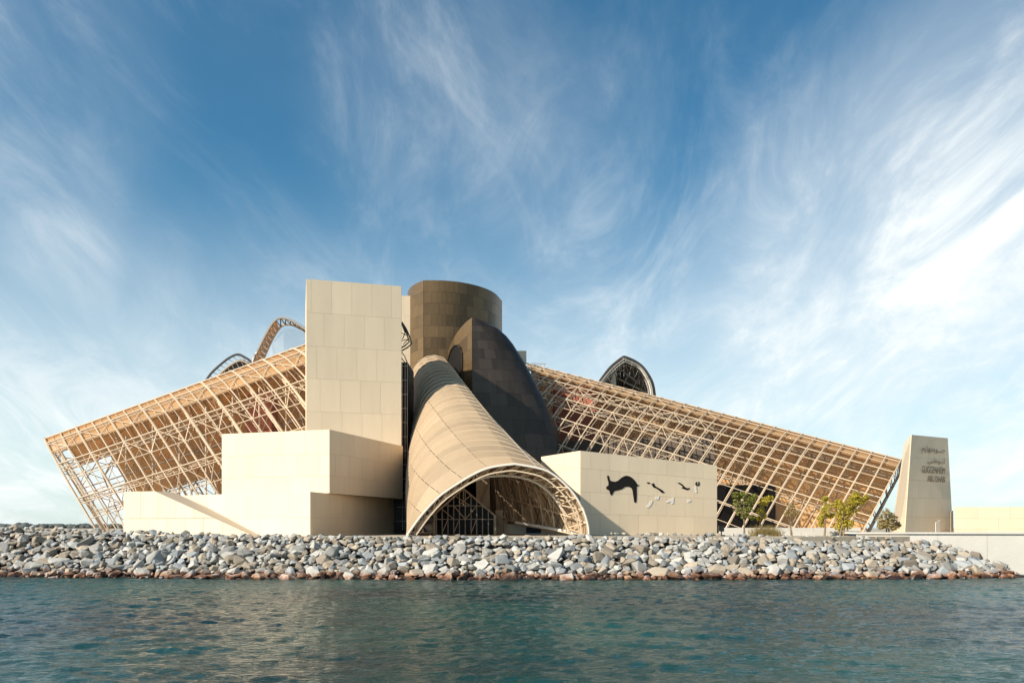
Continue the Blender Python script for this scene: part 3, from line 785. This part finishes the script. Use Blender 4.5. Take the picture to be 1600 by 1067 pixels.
# ------------------------------------------------------------------ latticed barrels
def barrel(name, label, T0, T1, r1, r2, e1, lean, nbay, near, far, clad, m, layer=1.3, main_every=2, rad=.13, base=None, lat_braces=300, open_far=None, top_rows=2, even=False):
    t = thing(name, label, 'canopy', base)
    e1 = Vector(e1).normalized(); T0 = Vector(T0); T1 = Vector(T1)
    def S(u, th, off=0.0):
        T = T0.lerp(T1, u); a1 = r1[0] + (r1[1] - r1[0]) * u; a2_ = r2[0] + (r2[1] - r2[0]) * u
        ca, sa = math.cos(R(th)), math.sin(R(th))
        dz = a2_ - (a2_ - off) * ca
        return T + e1 * (a1 - off) * sa + Vector((lean * dz, 0, -dz))
    fl = GROUND_Z
    lo, hi = -far[-1], near[-1]
    arc = [lo + (hi - lo) * k / 30 for k in range(31)]
    near_arc = [a_ for a_ in arc if a_ >= -12]
    for i in range(nbay + 1):
        u = i / nbay; big = i % main_every == 0 or i in (0, nbay)
        tube('rib', [S(u, a_) for a_ in arc], rad * (1.1 if even else 1.25 if big else .85), m, t, floor=fl)
        tube('inner_rib', [S(u, a_, layer) for a_ in arc], rad * (.8 if big else .55), m, t, 4, floor=fl)
        if not even and i < nbay: tube('secondary_rib', [S(u + .5 / nbay, a_, .08) for a_ in arc if a_ > -20], rad * .42, m, t, 4, floor=fl)
    for k, th in enumerate(near):
        bar('purlin', S(0, th), S(1, th), rad * (1.0 if k % 2 == 0 else .6), m, t, floor=fl)
        if not even and k % 2 == 0 and th > 5: bar('purlin', S(0, th + 3.2), S(1, th + 3.2), rad * .6, m, t, floor=fl)
        if k % 2 == 0 and th > 5: bar('inner_purlin', S(0, th, layer), S(1, th, layer), rad * .7, m, t, floor=fl)
    for th in far: bar('purlin', S(0, -th), S(1, -th), rad * .8, m, t, floor=fl)
    nb = 0
    rr = rad * .52
    for i in range(0, nbay + 1, main_every):
        for k in range(2, len(near), 2):
            for di, dk in ((-main_every, 0), (main_every, 0), (0, -2), (0, 2), (-1, 0), (1, 0)):
                ii = i + di; kk = k + dk
                if not (0 <= ii <= nbay and 0 <= kk < len(near)) or nb >= lat_braces: continue
                if (di, dk) in ((-1, 0), (1, 0)):
                    if kk + 1 >= len(near): continue
                    a_, b_ = S(i / nbay, near[k]), S(ii / nbay, near[kk + 1])
                else: a_, b_ = S(i / nbay, near[k]), S(ii / nbay, near[kk], layer)
                if bar('brace', a_, b_, rr, m, t, 4, floor=fl): nb += 1
    nb = 0
    for i in range(0, nbay, main_every):                           # cross bracing of the back shell
        for k in range(len(far) - 1):
            i2 = min(i + main_every, nbay)
            s_ = (i // main_every + k) % 2
            a_, b_ = (S(i / nbay, -far[k], .5), S(i2 / nbay, -far[k + 1], .5)) if s_ else (S(i2 / nbay, -far[k], .5), S(i / nbay, -far[k + 1], .5))
            if nb < 150 and bar('cross_brace', a_, b_, rr * 1.3, m, t, 4, floor=fl): nb += 1
    for k, th in enumerate(far[:-1]):
        bar('inner_purlin', S(0, -th, layer * 1.2), S(1, -th, layer * 1.2), rad * .7, m, t, floor=fl)
        for i in range(0, nbay, main_every):
            i2 = min(i + main_every, nbay); mid_ = (i + i2) / 2 / nbay
            for uu in (i / nbay, i2 / nbay):
                bar('web', S(mid_, -th, layer * 1.2), S(uu, -far[k + 1], 0.1), rr, m, t, 4, floor=fl)
    # cladding plates: over the top and down the back shell
    ths = [-f for f in far[::-1]] + [0] + [near[k] for k in range(1, top_rows + 1)]
    ths = sorted(set(ths))
    for i in range(nbay):
        for ta, tb in zip(ths, ths[1:]):
            uc = (i + .5) / nbay; tcn = (ta + tb) / 2
            if open_far and open_far(uc, tcn): continue
            ua, ub = i / nbay + .02 / nbay, (i + 1) / nbay - .02 / nbay
            od = .22 if tcn > 0 else -.10; q = [[S(ua, ta + (tb - ta) * x, od) for x in (.02, .5, .98)], [S(ub, ta + (tb - ta) * x, od) for x in (.02, .5, .98)]]
            if max(p.z for r_ in q for p in r_) < fl: continue
            nn = (q[1][1] - q[0][1]).cross(q[0][2] - q[0][0]).normalized() * .05
            slab('cladding_panel', q, [[nn] * 3] * 2, 'mesh_cladding' if tcn > 0 else clad, t)
    return t, S

near_l = [0, 11, 23, 35, 47, 59, 71, 83, 95, 108]
far_l = [14, 30, 46, 62, 78, 94]
TL0 = at(70, 685, 108); TL1 = at(500, 530, 110)
tL, SL = barrel('lattice_barrel', 'open steel-latticed barrel canopy with overhanging mouth beside the tall cream tower', TL0, TL1, (9.0, 12), (12.4, 15), (.42, -.9, 0), .60, 18,
                near_l, far_l, 'cladding', 'steel', base=(-45, 104, GROUND_Z), rad=.112, open_far=lambda u, th: (th < -8 and u < .08) or (th < -38 and u < .15) or (th < -54 and u < .46 and random.random() < .5), top_rows=3)
# posts and raking struts of the inner frame
for k in range(9):
    u = .16 + k * .09; foot = SL(u, 60, 4.0); foot.z = GROUND_Z; head = SL(u - .05, 8, .6); head.y += 2
    mid = foot.lerp(head, .55)
    bar('post', foot, Vector((foot.x, foot.y, SL(u, 25).z - 1)), .12, 'steel', tL, 5)
    bar('strut', foot, head, .10, 'steel', tL, 5)
    bar('strut', mid, SL(u + .07, -40, .5), .08, 'steel', tL, 5); bar('strut', foot, SL(u + .09, -70, .5), .08, 'steel', tL, 5)
    bar('strut', mid, SL(u + .05, 40, 1.2), .07, 'steel', tL, 5)
# rim truss of the mouth
rim2 = [SL(.022, a_, .9) for a_ in range(-90, 112, 6)]
for k in range(0, 33, 3):
    a_ = -90 + 6 * k
    if SL(0, a_).z > GROUND_Z: bar('rim_strut', SL(0, a_), SL(.022, a_, .9), .06, 'steel', tL, 4, floor=GROUND_Z)
tube('rim', rim2, .12, 'steel', tL, floor=GROUND_Z)
near_r = [0, 8, 16, 24, 32, 40, 48, 56, 64, 72, 81, 90, 100, 110]
far_r = [15, 32, 50, 68, 86]
TR0 = at(824, 568, 123); TR1 = at(1408, 718, 106)
tR, SR = barrel('lattice_barrel', 'long steel-latticed barrel canopy sloping down from the bronze hall towards the pylon', TR0, TR1, (7.5, 12.2), (10.5, 13.6), (-.40, -.92, 0), -.54, 30,
                near_r, far_r, 'cladding', 'steel', base=(25, 108, GROUND_Z), rad=.088, layer=1.2, top_rows=3, even=True)
for k in range(0, 22):
    a_ = -90 + 8 * k
    if SR(1, a_).z > GROUND_Z: bar('rim_strut', SR(1, a_), SR(1.012, a_, 1.3), .07, 'steel_dark', tR, 4, floor=GROUND_Z)
tube('rim', [SR(1.012, a_, 1.3) for a_ in range(-90, 100, 6)], .13, 'steel_dark', tR, floor=GROUND_Z)  # rim and struts near-black: the shade on the mouth is in their colour

# red rooms inside the barrels, and dark boxes coloured for the shade there
def room(name, label, pa, pb, da, db, ytop, ybot, m, depth=4):
    a_, b_ = xy(pa, da), xy(pb, db)
    t = thing(name, label, 'building', ((a_[0] + b_[0]) / 2, da, GROUND_Z))
    prism('wall', [a_, b_, (b_[0], b_[1] + depth), (a_[0], a_[1] + depth)], GROUND_Z - .2, zat(ytop, da), m, t)
    return t
room('red_room', 'terracotta red box room inside the latticed barrel by the tall tower', 386, 424, 107, 107, 612, 700, 'red_render', 3)
room('red_room', 'dull red box room inside the long latticed barrel by the bronze hall', 866, 930, 121.5, 118.8, 606, 650, 'red_render', 3)
room('shade_box', 'dark brown box for the interior shadow of the long latticed barrel behind the inlaid wall', 868, 1118, 119, 110, 690, 830, 'brown_shade_clad', 3)  # interior shadow of the barrel put into the brown of this box
room('shade_box', 'near-black glazed box coloured for the shade under the long barrel behind the two young trees', 1112, 1212, 103, 104, 757, 830, 'shade_black', 3)  # shaded underpart put into the near-black colour of the glazing
# dark slot between tower and vault
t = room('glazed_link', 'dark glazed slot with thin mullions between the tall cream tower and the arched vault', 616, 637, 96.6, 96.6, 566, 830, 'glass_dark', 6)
for px in (629, 633, 636.5):
    bar('mullion', at(px, 567, 96.5), at(px, 828, 96.5), .045, 'steel_grey', t, 4)
for py in range(572, 830, 22): bar('transom', at(620, py, 96.5), at(637, py, 96.5), .045, 'steel_grey', t, 4)
t = thing('roof_truss', 'small black curved truss clinging beside the tall cream tower above the slot', 'truss', at(632, 560, 104))
for o_ in (0, .75): tube('chord', [at(x + o_ * 5, y + o_ * 4, 104 - o_) for x, y in ((624, 500), (631, 511), (636, 522), (639.5, 534), (633, 540), (624, 545))], .10, 'steel_dark', t)
for (x, y), (x2, y2) in (((627, 505), (633, 520)), ((634, 517), (629, 530)), ((638, 530), (630, 538)), ((627, 520), (636, 524)), ((626, 533), (637, 530))): bar('web', at(x, y, 104), at(x2, y2, 103.4), .06, 'steel_dark', t, 4)
for k in range(5): tube('web', [at(626 + k, 548 + k * 11, 104), at(632 + k, 556 + k * 11, 103.6), at(636, 566 + k * 11, 104)], .07, 'steel_dark', t, 4)

# ------------------------------------------------------------------ arched entrance vault
Fpts = [(636, 836), (640, 830), (659, 804), (684, 777), (707, 760), (736, 742), (760, 731), (785, 726), (804, 724), (833, 729), (856, 736), (878, 752), (897, 773), (911, 798), (918, 822), (919, 837)]
Bpts = [(640, 806), (640, 700), (640, 640), (641, 600), (646, 578), (655, 565), (667, 557.5), (680, 556), (691, 559), (700, 566), (708, 580), (714, 600), (718, 650), (721, 700), (724, 806)]
def half(pts, i0, i1, dfun):
    S, L = curve_sampler([at(x, y, dfun(x)) for x, y in pts[i0:i1 + 1]], 12); return S
dF = lambda x: 74.2 - 1.2 * (x - 636) / 283
FLh, FRh = half(Fpts, 0, 8, dF), half(Fpts, 8, 15, dF)
BLh, BRh = half(Bpts, 0, 7, lambda x: 112.0), half(Bpts, 7, 14, lambda x: 112.0)
def Sv(u, v, k=0.0):
    """u round the arch (0 one foot, .5 crown, 1 other foot), v from mouth (0) to the back (1), k pulls the point towards the axis"""
    u = min(max(u, 0), 1)
    if u <= .5: f, b_ = FLh(u * 2), BLh(u * 2)
    else: f, b_ = FRh(u * 2 - 1), BRh(u * 2 - 1)
    p = f.lerp(b_, v)
    if u < .5 and 0 < v < 1:                                      # the flank by the slot swells out behind the rim
        p = p + Vector((-1, 0, .55)) * 1.95 * math.sin(math.pi * u / .5) * math.sin(math.pi * v ** .55)
    if k:
        a0, a1 = at(779, 832, 73.6), at(681, 700, 112)
        p = p.lerp(a0.lerp(a1, v), k)
    return p
tV = thing('entrance_vault', 'huge tan-clad arched entrance vault sweeping down to an open mouth at the boulders', 'canopy', (0, 84, GROUND_Z))
NR = 27; NS = 10
panel_surface(tV, Sv, NS, NR, 'vault_panel', stag=False, sub=3, gap=.05, proud=.05, flip=1, name='cladding_panel', smooth=True)
for r_ in range(0, NR + 1):
    tube('rib', [Sv(i / 40, r_ / NR, -.006) for i in range(41)], .07, 'steel', tV, 4, floor=GROUND_Z)
    if r_ % 2 == 0: tube('inner_rib', [Sv(i / 30, r_ / NR, .10) for i in range(31)], .09, 'steel', tV, 4, floor=GROUND_Z)
for s_ in range(0, NS + 1):
    heavy = s_ in (2, 3, 4, 6)
    if s_ == 5: continue
    bar('seam_cap', Sv(s_ / NS, 0, -.007), Sv(s_ / NS, 1, -.007), .08 if heavy else .06, 'seam' if heavy else 'steel', tV, 4, floor=GROUND_Z)
# mouth: outer double rim, inner rim and the webbing between
tube('rim', [Sv(i / 48, -.004, 0) for i in range(49)], .10, 'rim_white', tV, 6, floor=GROUND_Z - .1)
tube('rim', [Sv(i / 48, .02, .03) for i in range(49)], .08, 'steel', tV, 5, floor=GROUND_Z - .1)
Ipts = [(646, 836), (658, 818), (676, 798), (697, 775), (727, 757), (756, 746), (781, 743), (804, 744), (829, 750), (849, 761), (864, 775), (878, 795), (884, 812), (888, 834)]
SI, LI = curve_sampler([at(x, y, 76.0) for x, y in Ipts], 10)
irim = tube('rim', [SI(i / 48) for i in range(49)], .11, 'rim_white', tV, 6, floor=GROUND_Z - .1)
for k in range(17):
    a_ = k / 17; b_ = (k + .5) / 17; c_ = (k + 1) / 17
    bar('rim_web', Sv(a_, 0), SI(b_), .07, 'steel', irim, 4, floor=GROUND_Z); bar('rim_web', SI(b_), Sv(c_, 0), .07, 'steel', irim, 4, floor=GROUND_Z)
# latticed lining of the open half
def lining(u, v): return Sv(u, v, .10)
for r_ in range(0, 12):
    for s_ in range(6):
        ua, ub = .5 + s_ / 12, .5 + (s_ + 1) / 12; va, vb_ = .05 + r_ * .045, .05 + (r_ + 1) * .045
        for pa, pb in (((ua, va), (ub, vb_)), ((ub, va), (ua, vb_))):
            bar('lining_brace', lining(*pa), lining(*pb), .045, 'steel_dark' if (r_ + s_) % 3 == 0 else 'steel', tV, 4, floor=GROUND_Z)
for s_ in range(0, 7): bar('lining_purlin', lining(.5 + s_ / 12, .03), lining(.5 + s_ / 12, .6), .07, 'steel', tV, 4, floor=GROUND_Z)
bar('sill_beam', at(806, 816, 84), at(914, 835, 74.5), .16, 'rim_white', tV, 6)

# glazed gabled lobby and walls seen through the mouth
t = thing('glazed_lobby', 'dark glazed gabled lobby with steel mullions inside the mouth of the arched vault', 'building', (*xy(725, 87), GROUND_Z))
G = [(679, 836), (679, 803), (724, 763), (774, 806), (774, 836)]
gp = [at(x, y, 87) for x, y in G]; gb = [p + Vector((0, 9, 0)) for p in gp]
gw = mesh('glass_wall', gp + gb, [(0, 4, 3, 2, 1), (5, 6, 7, 8, 9), (0, 1, 6, 5), (1, 2, 7, 6), (2, 3, 8, 7), (3, 4, 9, 8)], 'glass_dark', t)
def gtop(x): return 803 + (763 - 803) * (x - 679) / 45 if x < 724 else 763 + (806 - 763) * (x - 724) / 50
for x in range(682, 775, 9): bar('mullion', at(x, 836, 86.9), at(x, gtop(x), 86.9), .07, 'steel_grey', gw, 4)
for y in (790, 811): bar('transom', at(max(680, 679 + (803 - y) * 45 / 40 if y < 803 else 680), y, 86.9), at(min(773, 724 + (y - 763) * 50 / 43), y, 86.9), .06, 'steel_grey', gw, 4)
for a_, b_ in zip(G, G[1:]): bar('frame', at(*a_, 86.85), at(*b_, 86.85), .13, 'steel', t, 4)
for (x, y), (x2, y2) in (((691, 795), (709, 811)), ((709, 790), (727, 811)), ((727, 811), (745, 790)), ((700, 811), (691, 832)), ((718, 811), (709, 832)), ((745, 811), (736, 832)), ((712, 775), (735, 790)), ((735, 774), (716, 790)), ((724, 765), (724, 790))):
    bar('brace', at(x, y, 86.8), at(x2, y2, 86.8), .06, 'steel', t, 4)
t = thing('stone_pier', 'pale stone pier standing above the dark lobby inside the vault', 'wall', (*xy(755, 97), GROUND_Z))
prism('wall', [xy(744, 97), xy(765, 97), xy(765, 99), xy(744, 99)], GROUND_Z - .2, zat(735, 97), 'limestone', t)
t = room('shade_backing', 'black backing wall for the dark opening deep inside the mouth of the arched vault', 690, 812, 101, 101, 700, 832, 'shade_black', 1)  # opaque backing, the darkness of the opening put into its colour
t = thing('stone_wall', 'low pale inner stone wall beside the dark lobby inside the vault', 'wall', (*xy(790, 94), GROUND_Z))
for pa, pb in ((774, 786.5), (787, 822)): prism('panel', [xy(pa, 94), xy(pb, 94), xy(pb, 95), xy(pa, 95)], GROUND_Z - .2, zat(797, 94), 'limestone', t)

# ------------------------------------------------------------------ arches of the canopies behind
D = 132.0
t = thing('arch_canopy', 'tall curved truss arch with thin white membrane rising behind the latticed barrel', 'canopy', at(440, 600, D))
outer = [(392, 585), (396, 562), (405, 543), (415, 523), (425, 506), (433, 498.5), (441, 496.5), (452, 499), (464, 505.5), (478, 515), (495, 532)]
inner = [(404, 590), (409, 568), (417, 548), (425, 531), (434, 516), (441, 509), (448, 507), (457, 508), (466, 512), (478, 519), (494, 534)]
So, _ = curve_sampler([at(x, y, D) for x, y in outer], 12); Si, _ = curve_sampler([at(x, y, D + 1.5) for x, y in inner], 12)
tube('chord', [So(i / 40) for i in range(41)], .22, 'steel_grey', t); tube('chord', [Si(i / 40) for i in range(41)], .18, 'steel', t)
for k in range(11):
    ua, ub = k / 20, (k + 1) / 20 - .004
    g = [[So(ua), So(ub)], [Si(ua), Si(ub)]]
    slab('cladding_panel', [[p + Vector((0, .5, 0)) for p in r_] for r_ in g], [[Vector((0, .06, 0))] * 2] * 2, 'cladding', t)
for k in range(20):
    bar('web', So(k / 20), Si((k + .5) / 20), .11, 'steel', t, 4); bar('web', Si((k + .5) / 20), So((k + 1) / 20), .11, 'steel' if k < 11 else 'steel_dark', t, 4)
g = [[at(409, 572, D + 2), at(425, 536, D + 2), at(443, 513, D + 2), at(462, 514, D + 2), at(482, 524, D + 2), at(500, 540, D + 2)], [at(409, 590, D + 6), at(428, 585, D + 6), at(444, 580, D + 6), at(462, 575, D + 6), at(480, 570, D + 6), at(505, 565, D + 6)]]
slab('membrane', g, [[Vector((0, .05, 0))] * 6] * 2, 'membrane', t)
t = thing('arch_canopy', 'low dark clad arch hump showing above the latticed barrel', 'canopy', at(365, 600, D))
hump = [(318, 600), (330, 583), (345, 569), (358, 559), (371, 553.5), (381, 557.5), (391, 564), (400, 576)]
Sh, _ = curve_sampler([at(x, y, D) for x, y in hump], 10)
tube('chord', [Sh(i / 30) for i in range(31)], .2, 'steel_dark', t)
tube('chord', [Sh(i / 30) + Vector((.4, .2, -1.0)) for i in range(31)], .14, 'steel', t)
for k in range(14):
    a_, b_ = Sh(k / 14), Sh((k + 1) / 14 - .006)
    bar('web', a_, b_ + Vector((.4, .2, -1.0)), .07, 'steel_grey', t, 4)
    g = [[a_ + Vector((.4, .6, -.7)), b_ + Vector((.4, .6, -.7))], [Vector((a_.x + 1.5, D + 6, a_.z - 5)), Vector((b_.x + 1.5, D + 6, b_.z - 5))]]
    slab('cladding_panel', g, [[Vector((0, .06, .02))] * 2] * 2, 'brown_shade_clad', t)

t = thing('pointed_arch_canopy', 'dark pointed-arch canopy with pale double rim rising behind the long barrel', 'canopy', at(980, 620, D))
PA = [(930, 606), (937, 596), (952, 576), (964, 565), (975, 557)]
PB = [(975, 557), (990, 563), (1003, 572), (1013, 585), (1020, 600), (1023, 618), (1024, 632)]
def rimset(off, d_, r_, m_, nm='rim'):
    for pts, s_ in ((PA, 1), (PB, -1)):
        S, _ = curve_sampler([at(x + off * (.75 if s_ > 0 else -1.0), y + off * (1.0 if abs(x - 975) < 25 else .4), d_) for x, y in pts], 8)
        tube(nm, [S(i / 24) for i in range(25)], r_, m_, t)
rimset(0, D, .24, 'steel_dark'); rimset(2.6, D - .3, .09, 'steel_grey'); rimset(5, D + .2, .15, 'rim_white')
for k_, sh in enumerate((3.0, 7.0, 11.0)):
    rimset(5 + sh, D + 2 + 3 * k_, .14, 'steel_grey', 'rib')
for pts in (PA, PB):
    S, _ = curve_sampler([at(x, y + 2, D + .4) for x, y in pts], 8); c_ = at(985, 622, D + 16)
    for k in range(7):
        a_, b_ = S(k / 7 + .004), S((k + 1) / 7 - .004)
        a2_, b2_ = a_.lerp(c_, .55), b_.lerp(c_, .55); a2_.y = b2_.y = D + 14
        slab('shell_panel', [[a_, b_], [a2_, b2_]], [[Vector((0, .05, .05))] * 2] * 2, 'bronze_core', t)
        bar('web', a_.lerp(a2_, .1), b_.lerp(b2_, .5), .08, 'steel_grey', t, 4)
slab('back_wall', [[at(948, 632, D + 14.2), at(1014, 632, D + 14.2)], [at(958, 588, D + 14.2), at(1006, 588, D + 14.2)]], [[Vector((0, .1, 0))] * 2] * 2, 'bronze_core', t)
for x in (956, 961): bar('column', at(x, 610, D + 3), at(958.5, 573, D + 3), .28, 'rim_white', t, 6)
for a_, b_ in (((965, 574), (1000, 600)), ((967, 592), (1012, 614)), ((985, 578), (975, 600)), ((1003, 582), (987, 610))): bar('brace', at(*a_, D + 4), at(*b_, D + 4), .13, 'steel_grey', t, 5)

# ------------------------------------------------------------------ trees and shrubs
def leaf_cloud(name, parent, centers, n, size, m):
    V = []; Fc = []
    for i in range(n):
        c_, r_ = random.choice(centers)
        d_ = Vector((random.gauss(0, 1), random.gauss(0, 1), random.gauss(0, 1))).normalized() * (random.random() ** .45)
        p = Vector(c_) + Vector((d_.x * r_, d_.y * r_, d_.z * r_ * .9))
        a_ = Vector((random.gauss(0, 1), random.gauss(0, 1), random.gauss(0, .8))).normalized(); b_ = a_.orthogonal().normalized()
        b_ = Matrix.Rotation(random.uniform(0, 6.28), 3, a_) @ b_
        s = size * random.uniform(.6, 1.35); k = len(V)
        V += [p - a_ * s, p - b_ * s * .5 + a_ * s * .1, p + a_ * s, p + b_ * s * .5 + a_ * s * .1]; Fc.append((k, k + 1, k + 2, k + 3))
    return mesh(name, V, Fc, m, parent)
def tree(label, px, d_, ytop, m, crown, leaves, size=.13, lean=0, trunks=1, nm='young_tree'):
    """crown: list of (px, py, radius in px)"""
    x, _ = xy(px, d_); t = thing(nm, label, 'tree', (x, d_, GROUND_Z), None)
    cs = [(at(cx_, cy_, d_ + random.uniform(-.4, .4)), r_ * d_ / F) for cx_, cy_, r_ in crown]
    top = at(px + lean, ytop + 12, d_)
    for k in range(trunks):
        b_ = Vector((x + (k - (trunks - 1) / 2) * .35, d_, GROUND_Z - .1))
        mid = b_.lerp(top, .45) + Vector((random.uniform(-.1, .1), 0, 0))
        trk = tube('trunk', [b_, b_.lerp(mid, .5) + Vector((.04, 0, 0)), mid, top.lerp(mid, .3), top], lambda s: .10 * (1 - .8 * s), 'bark', t, 6)
    for c_, r_ in cs:
        s0 = Vector((x, d_, GROUND_Z)).lerp(top, random.uniform(.35, .6))
        tube('limb', [s0, s0.lerp(c_, .5) + Vector((0, 0, -.08)), c_], lambda s: .045 * (1 - .75 * s), 'bark', trk, 5)
    leaf_cloud('crown', t, cs, int(leaves * 1.9), size, m)
    return t
tree('leafy olive-green young tree on a slim forked trunk beside the inlaid wall', 1162, 75.5, 762, 'leaf_olive', [(1162, 774, 9), (1152, 785, 9), (1171, 783, 9), (1155, 797, 9), (1168, 797, 9), (1178, 776, 6), (1149, 773, 6), (1163, 805, 6), (1175, 808, 5)], 620)
tree('slim yellow-green young tree next to the brown shrub', 1189, 76.5, 774, 'leaf_yellow', [(1192, 786, 7), (1198, 780, 7), (1204, 778, 5), (1188, 798, 7), (1193, 806, 6), (1186, 810, 4)], 360, .12)
tree('thin pale young tree with few dry leaves before the sloping barrel', 1236, 77.0, 790, 'leaf_dry', [(1236, 796, 8), (1230, 803, 6), (1243, 802, 6), (1236, 789, 5)], 150, .10)
tree('yellow-green young tree with tall narrow crown, between thin pale tree and bushy tree', 1288, 75.5, 768, 'leaf_yellow', [(1288, 798, 9), (1284, 808, 8), (1293, 790, 8), (1289, 780, 6), (1284, 818, 6), (1296, 806, 6)], 420, .12)
tree('large bushy yellow-green tree with several stems before the barrel mouth', 1318, 75.0, 762, 'leaf_yellow', [(1318, 790, 11), (1310, 802, 10), (1326, 800, 11), (1332, 782, 9), (1338, 774, 8), (1345, 782, 8), (1316, 815, 10), (1325, 818, 9), (1309, 787, 8), (1335, 793, 9), (1312, 824, 8), (1352, 778, 5)], 1000, .13, lean=6, trunks=3)
tree('round olive-brown bushy tree right beside the pylon', 1386, 74.8, 795, 'leaf_dry', [(1386, 803, 10), (1378, 812, 9), (1394, 811, 9), (1386, 818, 9), (1402, 820, 6), (1376, 822, 6), (1396, 824, 5)], 700, .12, trunks=2)
x, d_ = xy(1196, 73.6); t = thing('shrub', 'dry brown spiky shrub among the young trees', 'shrub', (x, d_, GROUND_Z))
V = []; Fc = []
for i in range(520):
    b_ = Vector((x + random.gauss(0, .65), d_ + random.uniform(-.4, .4), GROUND_Z - .05)); h_ = random.uniform(.5, 1.25)
    tip = b_ + Vector((random.gauss(0, .28), random.gauss(0, .2), h_)); k = len(V)
    V += [b_ + Vector((-.025, 0, 0)), b_ + Vector((.025, 0, 0)), tip]; Fc.append((k, k + 1, k + 2))
mesh('foliage', V, Fc, 'leaf_dry', t)
for k in range(7): tube('stem', [(x + random.gauss(0, .3), d_, GROUND_Z - .1), (x + random.gauss(0, .5), d_, GROUND_Z + .6)], .02, 'bark', t, 4)
for px, w in ((1228, .5), (1262, .4), (1351, .5), (1300, .45)):
    pass
t = thing('floodlight', 'small black floodlight on a stand at the foot of the inlaid wall', 'lamp', (*xy(1128, 73.5), GROUND_Z))
x, d_ = xy(1128, 73.5)
prism('base', [(x - .3, d_), (x + .3, d_), (x + .3, d_ + .4), (x - .3, d_ + .4)], GROUND_Z, GROUND_Z + .12, 'black_metal', t)
bar('stand', (x, d_ + .2, GROUND_Z + .1), (x, d_ + .2, GROUND_Z + .5), .06, 'black_metal', t)
prism('housing', [(x - .28, d_ - .05), (x + .22, d_ + .05), (x + .22, d_ + .4), (x - .28, d_ + .3)], GROUND_Z + .42, GROUND_Z + .95, 'black_metal', t)
